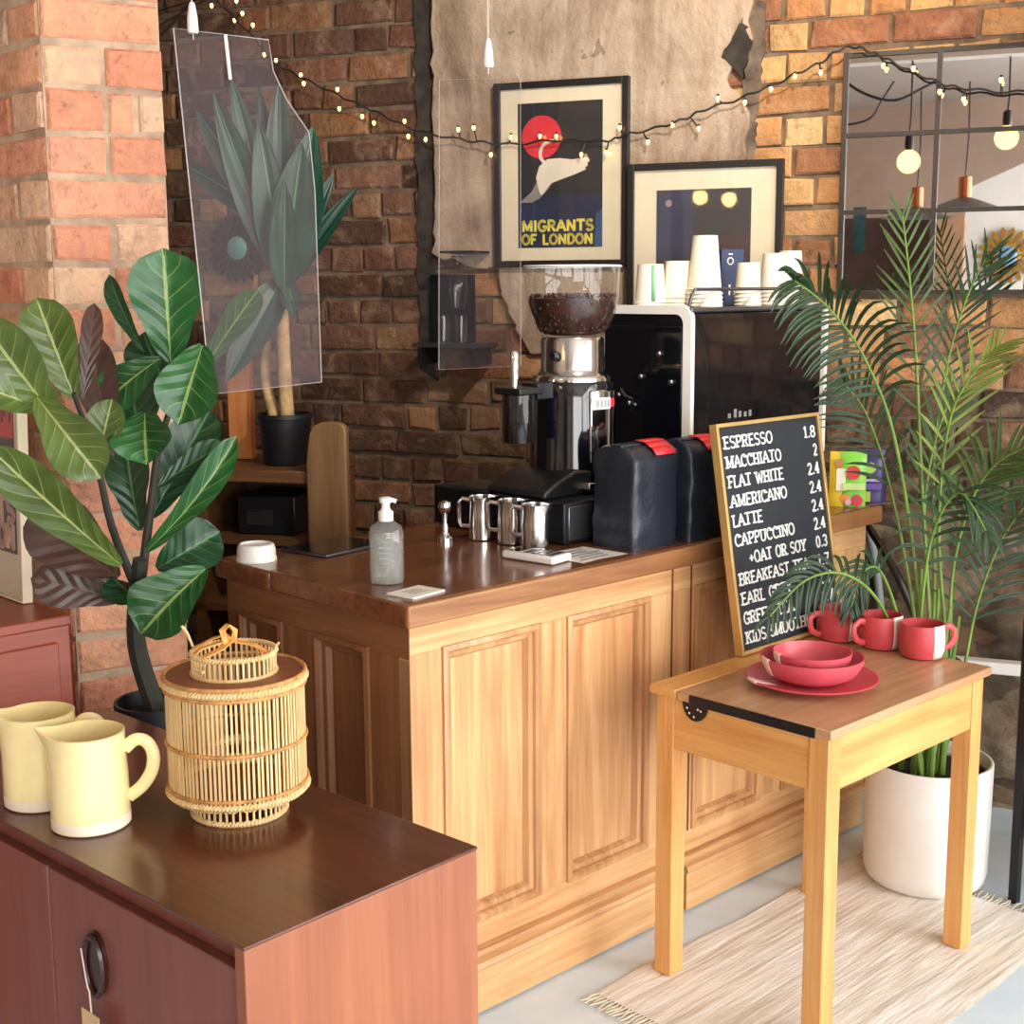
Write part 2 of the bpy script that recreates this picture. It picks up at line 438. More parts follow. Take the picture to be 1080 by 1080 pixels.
def jag(a, b, n, amp, r):
    o = []
    for i in range(n):
        t = i / n; o.append((a[0] + (b[0] - a[0]) * t + r.uniform(-amp, amp), a[1] + (b[1] - a[1]) * t + r.uniform(-amp, amp)))
    return o
rp = random.Random(3)
outline = jag((-1.335, 2.95), (-1.34, 1.60), 34, .008, rp) + jag((-1.34, 1.60), (-1.13, 1.55), 6, .012, rp) + jag((-1.13, 1.55), (-1.02, 1.29), 8, .016, rp) + \
    jag((-1.02, 1.29), (-.36, 1.27), 12, .012, rp) + jag((-.36, 1.27), (-.335, 2.0), 18, .012, rp) + jag((-.335, 2.0), (-.40, 2.10), 4, .01, rp) + \
    jag((-.40, 2.10), (-.33, 2.2), 4, .012, rp) + jag((-.33, 2.2), (-.34, 2.95), 14, .012, rp)
PL = lambda poly, d0, d1, b: b.prism(poly, -d1, -d0, M=Matrix.Translation(WF(0, 0)) @ Matrix.Rotation(rad(WA), 4, 'Z'))
b = MB(); PL(outline, -.01, .032, b); b.build('plaster_patch', pm.m, rear, smooth=False, bevel=.006)
# dark chase between bricks and plaster
b = MB(); r2 = random.Random(8)
PL(jag((-1.40, 2.95), (-1.40, 1.2), 40, .008, r2) + jag((-1.345, 1.2), (-1.345, 2.95), 40, .008, r2), -.01, .016, b)
chase = plain('sooty_chase', '#3b352f', .95, var=.4, vs=18, bump=.9, bs=40)
b.build('open_chase', chase, rear, smooth=False)  # solid dark strip in the outline of the groove
b = MB(); PL(jag((-.35, 2.32), (-.345, 1.72), 40, .006, r2) + jag((-.315, 1.72), (-.31, 2.0), 20, .006, r2) + jag((-.31, 2.0), (-.285, 2.32), 20, .008, r2), -.01, .017, b)
b.build('ragged_joint', plain('dark_ragged_mortar', '#6a5c4e', .95, var=.45, vs=16, bump=.9, bs=40), rear, smooth=False)

b = MB(); PL(jag((-.415, 2.16), (-.36, 2.10), 5, .008, r2) + jag((-.36, 2.10), (-.325, 2.18), 6, .008, r2) + jag((-.325, 2.18), (-.35, 2.26), 6, .008, r2) + jag((-.35, 2.26), (-.415, 2.16), 8, .008, r2), -.01, .035, b)
b.build('dark_hole', chase, rear, smooth=False)  # solid dark slab in the outline of the hole
# rubble plinth of rough stone at the wall's foot
rm = N('rubble_stone'); rv = rm.coord((1, 1, 1.5)); vo = rm.n('TexVoronoi'); vo.inputs['Scale'].default_value = 9
wn_ = rm.n('TexNoise'); wn_.inputs['Scale'].default_value = 7; rm.l(rv, wn_.inputs['Vector'])
ad = rm.n('VectorMath', operation='MULTIPLY_ADD'); rm.l(wn_.outputs['Color'], ad.inputs[0]); ad.inputs[1].default_value = (.12, .12, .12); rm.l(rv, ad.inputs[2])
rm.l(ad.outputs[0], vo.inputs['Vector'])
sx = rm.n('SeparateXYZ'); rm.l(vo.outputs['Color'], sx.inputs[0])
rcx = rm.ramp(sx.outputs[0], [(.0, lin('#5f5347')), (.3, lin('#83725f')), (.55, lin('#a3927a')), (.8, lin('#8d6d55')), (1, lin('#b7a78c'))])
rcx = rm.mix(rm.math('MULTIPLY', rm.noise(rv, 22, 6, .7), .8), rcx, lin('#4a3e34'))
rbx = rm.bsdf(rcx, .95, 0, Specular_IOR_Level=.1); rm.bump(rbx, rm.math('ADD', rm.noise(rv, 26, 6, .7), rm.math('MULTIPLY', vo.outputs['Distance'], -1.6)), .8, .02)
b = MB()
def rub(i, j):
    s = -.55 + 2.3 * i; z = .87 * j
    d = .07 + .05 * noise.noise(Vector((s * 7, z * 8, 1))) + .03 * noise.noise(Vector((s * 19, z * 22, 4)))
    if j > .985: d = -.005
    return WF(s, -max(d, .0) if j <= .985 else .005, z * (1 if j < .9 else 1 + .02 * noise.noise(Vector((s * 6, 0, 2)))))
b.grid(110, 50, rub, uv=False); b.build('rubble_base', rm.m, rear, angle=60)

# brick pier at the left
PC = Vector((-.923, 2.8, 0))
def pframe(deg, flip):
    a_ = rad(deg); d_ = Vector((math.cos(a_), math.sin(a_), 0)); n_ = Vector((math.sin(a_), -math.cos(a_), 0)) * flip
    return lambda s, d, z: PC + d_ * s + n_ * d + Vector((0, 0, z))
def pal_pier(r, s, z):
    return lin(r.choice(['#dfa482', '#d79274', '#e2b290', '#d8977a', '#e8c2a2', '#dc9c7c', '#e2b798', '#d99c80']), r.uniform(.88, 1.08))
mb = MB()
brick_face(mb, pframe(28, 1), .236, 0, 2.95, .0865, pal_pier, seed=21, phase=0, jit=.003, proud=.008)
brick_face(mb, pframe(136, -1), .245, 0, 2.95, .0865, pal_pier, seed=22, phase=1, jit=.003, proud=.008)
pier = struct(mb.build('pillar', M['brick'], colour=True, recalc=False, smooth=True, angle=28))
pR, pL = pframe(28, 1)(.236, 0, 0), pframe(136, -1)(.245, 0, 0)
bk = MB(); q = [PC + Vector((.0005, .0015, 0)), pR, pR + (pL - PC), pL]
bk.prism([(p.x, p.y) for p in q], 0, 2.95, plane='XY').build('mortar_core', plain('pale_lime_mortar', '#c0a68c', .95, var=.25, vs=14, bump=.7, bs=45), pier, smooth=False)
# left wall running on from the pier, the outer walls of the room
dL = (pL - PC).normalized(); nL = Vector((-dL.y, dL.x, 0))
def wallbox(name, A, B, th, z0, z1, mat_):
    A, B = Vector((A[0], A[1], 0)), Vector((B[0], B[1], 0)); d = (B - A).normalized(); n = Vector((-d.y, d.x, 0)) * th
    return struct(MB().prism([(p.x, p.y) for p in (A, B, B + n, A + n)], z0, z1, plane='XY').build(name, mat_, smooth=False))
wl = pL + nL * -.0
mv = plain('dull_mauve_plaster', '#6d5a55', .85, var=.1, vs=4)
wallbox('wall_left', pL + dL * .03, pL + dL * 2.3, -.10, 0, 2.95, mv)
struct(MB().box(-.012, .012, -.012, .012, 0, 2.95).build('trim_1', plain('pale_edge_strip', '#b9a6a4', .5), loc=pL + dL * .012, rotz=rad(46)))
wallbox('wall_far_left', (-3.3, 6.0), (-3.3, -3.2), -.12, 0, 2.95, M['plaster_beige'])
# rear of the room (seen in the wall mirror): plain wall on the left, shop window on the right
wallbox('wall_front', (-3.3, -3.2), (.1, -3.2), -.12, 0, 2.95, M['plaster_beige'])
wallbox('wall_front_sill', (.1, -3.2), (3.1, -3.2), -.12, 0, .45, M['plaster_beige'])
wallbox('wall_front_head', (.1, -3.2), (3.1, -3.2), -.12, 2.6, 2.95, M['plaster_beige'])
wallbox('wall_right_sill', (3.1, -3.2), (3.1, 3.4), -.12, 0, .25, M['white_paint'])
wallbox('wall_right_head', (3.1, -3.2), (3.1, 3.4), -.12, 2.65, 2.95, M['white_paint'])
wallbox('wall_right', (3.1, 2.3), (3.1, 3.5), -.12, .25, 2.65, M['white_paint'])
for k, (y0, y1) in enumerate([(-3.2, -.5), (-.5, 2.3)]):
    w = MB()
    for y in (y0 + .03, (y0 + y1) / 2, y1 - .03): w.box(3.12, 3.18, y - .03, y + .03, .25, 2.65)
    for z in (.28, 2.0, 2.62): w.box(3.12, 3.18, y0, y1, z - .03, z + .03)
    struct(w.build('window_%d' % (k + 1), M['white_paint'], smooth=False))
# white skirting board on the rear wall right of the palm
b = MB(); b.box(-.0, .9, -.165, -.12, .42, .455)
struct(b.build('trim_2', M['white_paint'], loc=WF(.22, 0), rotz=rad(WA), bevel=.004))

# ================================================================== SHOP COUNTER
ctr = thing('shop_counter', 'panelled pine shop counter with varnished brown top beside the brick pier', 'counter', CF(0, 0), rad(CA))
b = MB(); b.box(.002, 1.685, .012, .468, .855, .90); b.build('worktop', M['worktop'], ctr, bevel=.004, segs=2)
b = MB(); b.box(0, 1.685, -.002, .0125, .853, .899); b.build('edge_board', M['edge'], ctr, bevel=.005, segs=3)
b = MB(); b.box(.0, 1.50, .473, .69, .853, .897); b.build('worktop', M['worktop'], ctr, bevel=.008, segs=3)
b = MB(); b.box(.05, 1.62, .05, .64, .02, .853); b.build('carcass', M['pine_s'], ctr, smooth=False)
def panel(x0, x1, z0, z1, side, parent):
    """raised-and-fielded panel with a stepped moulding; side 0 = long front, 1 = short end"""
    R = Matrix.Identity(4) if side == 0 else Matrix(((0, 1, 0, 0), (1, 0, 0, 0), (0, 0, 1, 0), (0, 0, 0, 1)))
    T = lambda x, d, z: R @ Vector((x, d, z))
    def ring(mb_, steps):
        prev = None
        for ins, d in steps:
            q = [mb_.vert(T(x, d, z)) for x, z in ((x0 + ins, z0 + ins), (x1 - ins, z0 + ins), (x1 - ins, z1 - ins), (x0 + ins, z1 - ins))]
            if prev:
                for k in range(4): mb_.face((prev[k], prev[(k + 1) % 4], q[(k + 1) % 4], q[k]))
            prev = q
        return prev
    wood_ = M['pine'] if side == 0 else M['pine_s']
    m2 = MB(); c = ring(m2, [(.030, .034), (.034, .034), (.040, .0335)]); m2.face(c)
    po = m2.build('panel', wood_, parent, smooth=False)
    m2 = MB(); ring(m2, [(-.004, .0155), (-.004, .009), (.006, .006), (.012, .012), (.014, .019), (.024, .022), (.031, .0335)])
    m2.build('moulding', M['mould'] if side == 0 else M['pine_s'], po, angle=25)
FZ0, FZ1 = .195, .795
front = [(.10, .366), (.455, .72), (.89, 1.162), (1.26, 1.48)]
for x0, x1 in ((.015, .10), (.366, .455), (.72, .89), (1.162, 1.26), (1.48, 1.63)):
    b = MB(); b.box(x0, x1, .015, .05, FZ0, FZ1); b.build('stile', M['pine'], ctr, smooth=False, bevel=.0015)
for z0, z1 in ((FZ1, .856), (.10, FZ0)):
    b = MB(); b.box(.015, 1.63, .0148, .05, z0, z1); b.build('rail', M['pine_h'], ctr, smooth=False, bevel=.0015)
for x0, x1 in front: panel(x0, x1, FZ0, FZ1, 0, ctr)
jm = plain('dark_wood_joint', '#5a3a20', .7, var=.1)
for x in (.803, .872):
    b = MB(); b.box(x, x + .005, .0135, .02, .19, .853); b.build('joint_line', jm, ctr, smooth=False)
prof = [(.015, .137), (-.004, .135), (-.010, .128), (-.006, .120), (-.018, .116), (-.022, .106), (-.018, .100), (.015, .100)]
for x0, x1 in ((-.012, .775), (.835, 1.63)):
    b = MB(); b.prism(prof, x0, x1, plane='YZ'); b.build('plinth_moulding', M['mould_h'], ctr, angle=25)
    b = MB(); b.box(x0, x1 - .02, -.018, .05, .006, .10); b.build('plinth_board', M['pine_h'], ctr, bevel=.002)
b = MB(); b.box(.775, .835, .0, .05, .0, .135); b.build('plinth_block', M['shelf_wood'], ctr, bevel=.003)
for y0, y1 in ((.0165, .147), (.325, .45), (.61, .665)):
    b = MB(); b.box(.015, .05, y0, y1, .2, .785); b.build('end_stile', M['pine_s'], ctr, smooth=False, bevel=.0015)
for z0, z1 in ((.785, .856), (.0, .2)):
    b = MB(); b.box(.0148, .05, .0165, .665, z0, z1); b.build('end_rail', M['pine_sh'], ctr, smooth=False, bevel=.0015)
panel(.147, .325, .2, .785, 1, ctr); panel(.45, .61, .2, .785, 1, ctr)

# ================================================================== SIDEBOARD
sb = thing('sideboard', 'low dark teak sideboard with salmon end panel in the foreground', 'sideboard', SF(0, 0), rad(SA))
W_, L_, T_ = .414, 1.0, .70
b = MB(); b.box(0, W_, 0, L_, T_ - .005, T_); b.build('top', M['teak_top'], sb, bevel=.0015)
b = MB(); b.box(.001, W_ - .001, .001, .022, .12, T_ - .005); b.build('end_panel', M['teak'], sb, bevel=.0015)
b = MB(); b.box(.001, W_ - .001, L_ - .022, L_ - .001, .12, T_ - .005); b.build('end_panel', M['teak'], sb, bevel=.0015)
b = MB(); b.box(.03, W_ - .01, .022, L_ - .022, .12, T_ - .005); b.build('carcass', M['teak_front'], sb, smooth=False)
for k, (y0, y1) in enumerate(((.026, .50), (.504, .974))):
    b = MB(); b.box(.012, .03, y0, y1, .13, T_ - .046); d_ = b.build('door', M['teak_front'], sb, bevel=.002)
    if k == 0:
        hy, hz = 0.370, 0.548
        h = MB(); ov = [(hy + .028 * math.cos(t * PI / 16), hz + .048 * math.sin(t * PI / 16)) for t in range(32)]
        h.prism(ov, .006, .013, plane='YZ')
        h.tube([(.004, hy + .024 * math.cos(t * PI / 16), hz - .004 + .044 * math.sin(t * PI / 16)) for t in range(32)], .005, 6, closed=True)
        h.build('oval_pull', plain('dark_polished_pull', '#3a1c1a', .25, var=.1), d_)
for x in (.05, W_ - .05):
    for y in (.08, L_ - .08):
        b = MB(); b.lathe([(.012, 0), (.018, .121)], 12, (x, y, 0)); b.build('leg', M['teak_top'], sb)
# tag hanging from the pull
tg = thing('price_tag', 'small kraft price tag on a white string from the dark oval sideboard pull', 'tag', SF(0, hy, hz), rad(SA))
b = MB(); b.tube([(-.003, .02, .02), (-.006, .006, -.018), (-.007, .0, -.032), (-.007, -.004, -.036), (-.007, -.006, -.07)], .0013, 6); b.build('string', M['string'], tg)
b = MB(); b.box(-.009, -.0075, -.028, .018, -.125, -.068); b.build('card', M['kraft'], tg, smooth=False)

# ================================================================== SCHOOL DESK
dk = thing('school_desk', 'small honey pine school desk with worn brown lid standing on the rug', 'desk', DF(0, 0), rad(DA))
LU, LV, HD = .634, .452, .663
for x in (.012, LU - .057):
    for y in (.012, LV - .057):
        b = MB(); b.box(x, x + .045, y, y + .045, .008, HD - .02); b.build('leg', M['desk'], dk, bevel=.002)
for y in (.016, LV - .036):
    b = MB(); b.box(.05, LU - .05, y, y + .02, HD - .135, HD - .02); b.build('rail', M['desk_h'], dk, bevel=.0015)
for x in (.016, LU - .036):
    b = MB(); b.box(x, x + .02, .05, LV - .05, HD - .135, HD - .02); b.build('side_rail', M['desk_v'], dk, bevel=.0015)
b = MB(); b.box(0, LU, 0, LV - .075, HD - .02, HD); lid = b.build('lid', M['desk_top'], dk, bevel=.003)
b = MB(); b.box(0, LU, LV - .072, LV, HD - .02, HD); b.build('pen_ledge', M['desk_h'], dk, bevel=.003)
b = MB(); b.box(-.003, .0, .035, LV - .11, HD - .022, HD - .001); b.build('edge_strip', M['black_metal'], lid, bevel=.001)
b = MB(); n = 14
b.prism([(LV - .115 + .032 * math.cos(PI + PI * k / n), HD - .022 + .038 * math.sin(PI + PI * k / n)) for k in range(n + 1)] , .010, .0158, plane='YZ')
hp = b.build('hinge_plate', M['black_metal'], dk)
b = MB()
for dy, dz in ((-.018, -.012), (.018, -.012), (0, -.028), (.012, -.022), (-.010, -.010)):
    b.lathe([(.0025, -.0), (.0025, .002)], 8, M=Matrix.Translation((.010, LV - .115 + dy, HD - .022 + dz)) @ Matrix.Rotation(-PI / 2, 4, 'Y'))
b.build('screw', M['chrome'], hp)

# ================================================================== RUG
gm = N('cream_rag_rug'); gv = gm.coord()
gx = gm.noise(gm.coord((1.5, 30, 1)), 1, 5, .65, .5); g2 = gm.noise(gm.coord((6, 60, 1)), 1, 3)
gc = gm.ramp(gx, [(.28, lin('#c4bbac')), (.43, lin('#e2dbce')), (.62, lin('#f1ece4'))])
gb = gm.bsdf(gc, .95, 0, Specular_IOR_Level=.1); gm.bump(gb, gm.math('ADD', gx, g2), .6, .006)
rg = thing('rag_rug', 'cream woven rag rug with fringed ends under the school desk', 'rug', DF(0, 0), rad(DA))
b = MB(); b.grid(60, 34, lambda i, j: Vector((-.15 + 1.01 * i, -.115 + .578 * j + .006 * math.sin(i * 9), .006 + .003 * noise.noise(Vector((i * 9, j * 14, 0))))))
b.grid(60, 34, lambda i, j: Vector((-.15 + 1.01 * i, -.115 + .578 * j + .006 * math.sin(i * 9), .0005)))
b.build('weave', gm.m, rg, recalc=False)
for x0, dx in ((-.15, -1), (.86, 1)):
    b = MB()
    for k in range(58):
        y = -.115 + .578 * (k + .5) / 58; p = [Vector((x0, y, .006))]
        for t in range(3): p.append(p[-1] + Vector((dx * .016, U(-.006, .006), U(-.001, .001))))
        b.tube(p, .0022, 5, radii=[.002, .0026, .002, .0008])
    b.build('fringe', M['rug_fringe'], rg)

# ================================================================== ON THE COUNTER
TZ = .90
def spline(pts, n=6):
    pts = [Vector(p) for p in pts]; out = []
    for i in range(len(pts) - 1):
        p0, p1, p2, p3 = pts[max(0, i - 1)], pts[i], pts[i + 1], pts[min(len(pts) - 1, i + 2)]
        for k in range(n):
            t = k / n; out.append(.5 * ((2 * p1) + (p2 - p0) * t + (2 * p0 - 5 * p1 + 4 * p2 - p3) * t * t + (3 * p1 - p0 - 3 * p2 + p3) * t ** 3))
    out.append(pts[-1]); return out
def arcpts(c, r, a0, a1, n, z=0): return [(c[0] + r * math.cos(a0 + (a1 - a0) * k / n), c[1] + r * math.sin(a0 + (a1 - a0) * k / n), z) for k in range(n + 1)]

t = thing('cup_lid', 'white plastic coffee cup lid lying at the left end of the counter', 'lid', CF(.055, .60, TZ - .003))
b = MB(); b.lathe([(.045, 0), (.0455, .006), (.043, .010), (.043, .026), (.0395, .036), (.036, .038), (.034, .034), (.004, .033)], 36); b.build('shell', M['white'], t)
t2 = MB(); t2.lathe([(.006, 0), (.006, .0012)], 12, (0, -.024, .0335), sx=1.2, sy=.5); t2.build('sip_hole', M['black'], t)

t = thing('tablet', 'dark flat tablet lying face up near the coffee cup lid', 'tablet', CF(.262, .590, TZ - .0025), rad(CA + 9))
b = MB(); b.box(-.1, .1, -.075, .075, 0, .007); b.build('case', M['dark_steel'], t, bevel=.002)
b = MB(); b.box(-.097, .097, -.072, .072, .0068, .0078); b.build('screen', M['screen'], t, smooth=False)

t = thing('hand_sanitiser', 'clear pump bottle of hand gel near the counter corner', 'bottle', CF(.098, .185, TZ), rad(CA - 40))
b = MB(); b.lathe([(.030, 0), (.034, .004), (.035, .02), (.0345, .085), (.035, .105), (.031, .120), (.018, .129), (.013, .133)], 32, sy=.72); bo = b.build('body', M['gel'], t)
b = MB(); b.lathe([(.0315, .003), (.0315, .098), (.027, .102)], 28, sy=.70); b.build('gel', clear('clear_gel', '#f2f4f2', .13, '#e6e9e6'), bo)
b = MB(); b.lathe([(.015, .131), (.0155, .150), (.011, .153), (.0085, .158), (.0085, .166), (.013, .169), (.013, .178), (.009, .180)], 24); b.tube([(0, 0, .174), (.012, 0, .174), (.022, 0, .170)], .0045, 8); b.build('pump', M['white'], t)
b = MB()
for k in range(5):
    z = .045 + k * .011; w = (.020, .024, .022, .024, .014)[k]
    b.box(-w * .62, w * .62, -.0262, -.0245, z, z + .0032)
b.build('label_print', M['grey_print'], t, smooth=False)

t = thing('loyalty_card', 'small white printed card at the front corner of the counter', 'card', CF(.082, .074, TZ), rad(CA + 8))
b = MB(); b.box(-.047, .047, -.036, .036, 0, .004); b.build('card', M['paper_white'], t, bevel=.001)
b = MB()
for k in range(4): b.box(-.022, .022 - .006 * (k % 2), -.014 + k * .009, -.010 + k * .009, .0038, .0043)
b.build('print', M['grey_print'], t, smooth=False)

t = thing('coffee_tamper', 'small chrome coffee tamper standing left of the steel jugs', 'tamper', CF(.490, .455, TZ))
b = MB(); b.lathe([(.020, 0), (.020, .010), (.012, .014), (.008, .022), (.0055, .045), (.006, .066), (.013, .074), (.0165, .084), (.013, .095), (.004, .099)], 28); b.build('body', M['chrome'], t)

def pitcher(pos, rz, label):
    t = thing('milk_jug', label, 'jug', pos, rz, 'steel milk jugs on the counter')
    b = MB(); R = .033; H = .104
    prof = [(.028, 0), (R, .003), (R * 1.0, .03), (R * .98, .06), (R * .93, .085), (R * .98, H), (R * .955, H), (R * .9, .085), (R * .94, .05), (R * .92, .006)]
    seg = 36; b.lathe(prof, seg)
    for i, (x, y, z) in enumerate(b.v):              # pull the rim out into a spout
        if z > .08 and x > 0:
            k = max(0, 1 - abs(math.atan2(y, x)) / .6) * (z - .08) / .024
            b.v[i] = (x + .014 * k, y, z + .004 * k)
    b.build('body', M['steel'], t)
    h = MB(); h.tube([(-.030, 0, .094), (-.050, 0, .097), (-.0585, 0, .090), (-.0575, 0, .040), (-.052, 0, .031), (-.030, 0, .030)], .0032, 8, flat=1.6); h.build('handle', M['chrome'], t)
    return t
p0 = pitcher(CF(.575, .415, TZ), rad(-12), 'steel milk jug nearest the tamper, leftmost of the row of three')
dup(p0, None, CF(.585, .325, TZ), rad(-14), 'steel milk jug in the middle of the row of three')
dup(p0, None, CF(.578, .238, TZ), rad(-16), 'steel milk jug nearest the card reader, rightmost of the row of three')

t = thing('card_reader', 'white card reader with dark keys lying in front of the steel jugs', 'card reader', CF(.487, .142, TZ), rad(CA + 8))
b = MB(); b.box(-.036, .036, -.072, .072, .001, .019); b.build('body', M['white'], t, bevel=.006, segs=3)
b = MB(); b.box(-.026, .028, .030, .062, .018, .0198); b.build('display', M['screen'], t, smooth=False)
b = MB()
for i in range(3):
    for j in range(4): b.box(-.026 + i * .019, -.012 + i * .019, -.060 + j * .021, -.046 + j * .021, .018, .0205)
b.build('keypad', M['dark_steel'], t, smooth=False)

t = thing('printed_sheet', 'white printed paper sheet lying beside the black coffee bags', 'paper', CF(.600, .105, TZ), rad(CA + 3))
b = MB(); b.grid(8, 6, lambda i, j: Vector((-.078 + .156 * i, -.066 + .132 * j, .0012 + .0012 * math.sin(i * 5)))); b.build('sheet', M['paper_white'], t, recalc=False)
b = MB()
for r_ in range(5): b.box(-.06 + .02 * (r_ % 2), .03 + .01 * (r_ % 3), -.05 + r_ * .021, -.042 + r_ * .021, .0026, .0034)
b.build('print', M['grey_print'], t, smooth=False)

def coffee_bag(pos, rz, label, w, d, h, seed, tx):
    t = thing('coffee_bag', label, 'bag', pos, rz, 'black coffee bags on the counter')
    b = MB(); lv = 16; seg = 40; rr = random.Random(seed)
    base = len(b.v)
    for i in range(lv + 1):
        q = i / lv; z = h * q
        kd = 1.0 if q < .90 else 1.0 - .45 * ((q - .90) / .10) ** 1.6
        kw = 1.0 - .05 * q
        for k in range(seg):
            a = 2 * PI * k / seg; c, s_ = math.cos(a), math.sin(a)
            e = .20; x = math.copysign(abs(c) ** e, c) * w / 2 * kw; y = math.copysign(abs(s_) ** e, s_) * d / 2 * kd
            n_ = noise.noise(Vector((x * 26 + seed, y * 26, z * 22))) * .006 * (.35 + q) + noise.noise(Vector((x * 60 + seed, y * 60, z * 48))) * .0025
            b.vert((x * (1 + n_ / (w / 2)), y + n_ * s_, max(0, z + (n_ * .4 if 0 < i < lv else 0))))
    for i in range(lv):
        for k in range(seg):
            k2 = (k + 1) % seg; b.face((base + i * seg + k, base + i * seg + k2, base + (i + 1) * seg + k2, base + (i + 1) * seg + k))
    b.face([base + k for k in reversed(range(seg))]); b.face([base + lv * seg + k for k in range(seg)])
    b.build('pouch', M['bag'], t, angle=50)
    b = MB(); P = [(-d * .02, h + .006), (-d * .24, h + .005), (-d * .40, h * .975), (-d * .515, h * .90)]
    for i in range(3):
        (y0, z0), (y1, z1) = P[i], P[i + 1]
        q = [b.vert((tx + sx_ * .036, y, z + .004)) for sx_, y, z in ((-1, y0, z0), (1, y0, z0), (1, y1, z1), (-1, y1, z1))]; b.face(q)
    o = b.build('red_tape', M['red'], t); sm = o.modifiers.new('Thick', 'SOLIDIFY'); sm.thickness = .0015
    b = MB(); b.box(-w * .44, w * .44, -d * .16, d * .10, h - .004, h + .006); b.build('folded_top', M['bag'], t, bevel=.003)
    return t
coffee_bag(CF(.782, .112, TZ), rad(CA), 'black coffee bag with red tape in front of the grinder', .165, .135, .235, 3, .03)
coffee_bag(CF(.962, .092, TZ), rad(CA + 2), 'black coffee bag with red tape beside the menu board', .160, .125, .235, 9, .02)

# drawer unit with the grinder on top
t = thing('knock_out_drawer', 'long low black knock-out drawer with grey steel end under the grinder', 'drawer', CF(.64, .205, TZ), rad(CA))
b = MB(); b.box(0, .36, 0, .465, .004, .100); b.build('box', M['black_metal'], t, bevel=.003)
b = MB(); b.box(.012, .150, -.004, .002, .012, .092); dr = b.build('drawer_front', M['dark_steel'], t, bevel=.002)
b = MB(); b.box(.02, .14, .30, .45, .0995, .1025); b.build('top_plate', M['dark_steel'], t, bevel=.001)
for x in (.03, .33):
    for y in (.03, .43):
        b = MB(); b.lathe([(.010, 0), (.010, .006)], 12, (x, y, 0)); b.build('foot', M['black'], t)

g = thing('coffee_grinder', 'tall black coffee grinder with a clear hopper of dark beans', 'coffee grinder', CF(.845, .375, TZ + .1005), rad(CA))
b = MB(); b.prism([(-.20, 0), (.115, 0), (.115, .035), (.09, .05), (-.09, .06), (-.15, .04), (-.20, .015)], -.10, .10); b.build('base', M['black'], g, bevel=.006)
b = MB(); b.lathe([(.108, .03), (.106, .10), (.103, .20), (.103, .262), (.098, .272)], 56); b.build('housing', M['black_gloss'], g)
b = MB(); b.lathe([(.0985, .268), (.0995, .276), (.096, .283), (.088, .284)], 56); b.build('trim_ring', M['chrome'], g)
b = MB(); b.lathe([(.088, .283), (.080, .292), (.078, .300), (.078, .368), (.074, .376)], 56); b.build('collar', M['steel'], g)
b = MB()
b.lathe([(.060, .374), (.074, .380), (.090, .400), (.105, .432), (.114, .47), (.1175, .52), (.1185, .545)], 56, cap1=False)
hop = b.build('hopper', M['clear'], g)
b = MB(); b.tube([(.119 * math.cos(2 * PI * k / 56), .119 * math.sin(2 * PI * k / 56), .547) for k in range(56)], .003, 8, closed=True); b.build('hopper_rim', plain('pale_plastic_rim', '#c9c6c2', .2, var=0), hop)
rb = random.Random(4); b = MB()
b.lathe([(.05, .380), (.071, .385), (.086, .404), (.100, .434), (.109, .470), (.08, .474), (.02, .478)], 40)
for k in range(330):
    if k < 190: r_ = .108 * math.sqrt(rb.random()); a_ = rb.random() * 2 * PI; c_ = Vector((r_ * math.cos(a_), r_ * math.sin(a_), .474 + rb.uniform(-.003, .005)))
    else:
        q = rb.random(); r_ = .074 + .034 * q; a_ = rb.random() * 2 * PI; c_ = Vector((r_ * math.cos(a_), r_ * math.sin(a_), .388 + .080 * q ** 1.3))
    Rm = Matrix.Translation(c_) @ Matrix.Rotation(rb.random() * 6, 4, 'Z') @ Matrix.Rotation(rb.random() * 6, 4, 'X')
    b.lathe([(.0015, -.0052), (.0034, -.003), (.0040, 0), (.0034, .003), (.0015, .0052)], 6, M=Rm)
bn = b.build('coffee_beans', M['beans'], hop); bn['kind'] = 'stuff'
def curved(mb_, a0, a1, z0, z1, r0, r1, n=10, m=0):
    P = []
    for k in range(n + 1):
        a = a0 + (a1 - a0) * k / n
        P.append([mb_.vert((r * math.cos(a), r * math.sin(a), z)) for r, z in ((r0, z0), (r1, z0), (r1, z1), (r0, z1))])
    for k in range(n):
        for j in range(4): mb_.face((P[k][j], P[k][(j + 1) % 4], P[k + 1][(j + 1) % 4], P[k + 1][j]), m)
    mb_.face(P[0], m); mb_.face(list(reversed(P[-1])), m)
b = MB(); curved(b, -PI / 2 - .40, -PI / 2 + .60, .075, .250, .100, .1095); b.build('front_plate', M['chrome'], g, bevel=.004)
b = MB(); curved(b, -PI / 2 - .36, -PI / 2 + .18, .204, .232, .106, .1115, m=0); curved(b, -PI / 2 + .18, -PI / 2 + .38, .208, .228, .106, .1112, m=1)
for k in range(4): curved(b, -PI / 2 - .26 + k * .11, -PI / 2 - .19 + k * .11, .209, .227, .111, .1118, 2, m=2)
b.build('badge', [M['white'], M['red'], M['grey_print']], g, smooth=False)
b = MB(); b.box(-.225, -.145, -.045, .045, .245, .262); b.box(-.150, -.095, -.03, .03, .23, .27); b.build('doser_arm', M['black'], g, bevel=.004)
b = MB(); b.lathe([(.038, .13), (.040, .15), (.040, .245)], 28, (-.185, 0, 0)); b.build('doser_chamber', clear('smoky_doser', '#8d8a88', .12, '#4a4644'), g)
b = MB(); b.lathe([(.034, .132), (.034, .165), (.020, .175)], 20, (-.185, 0, 0)); b.build('ground_coffee', M['beans'], g)
b = MB(); b.lathe([(.009, .262), (.010, .30), (.012, .345), (.010, .348)], 16, (-.20, 0, 0)); b.build('tamping_post', M['chrome'], g)
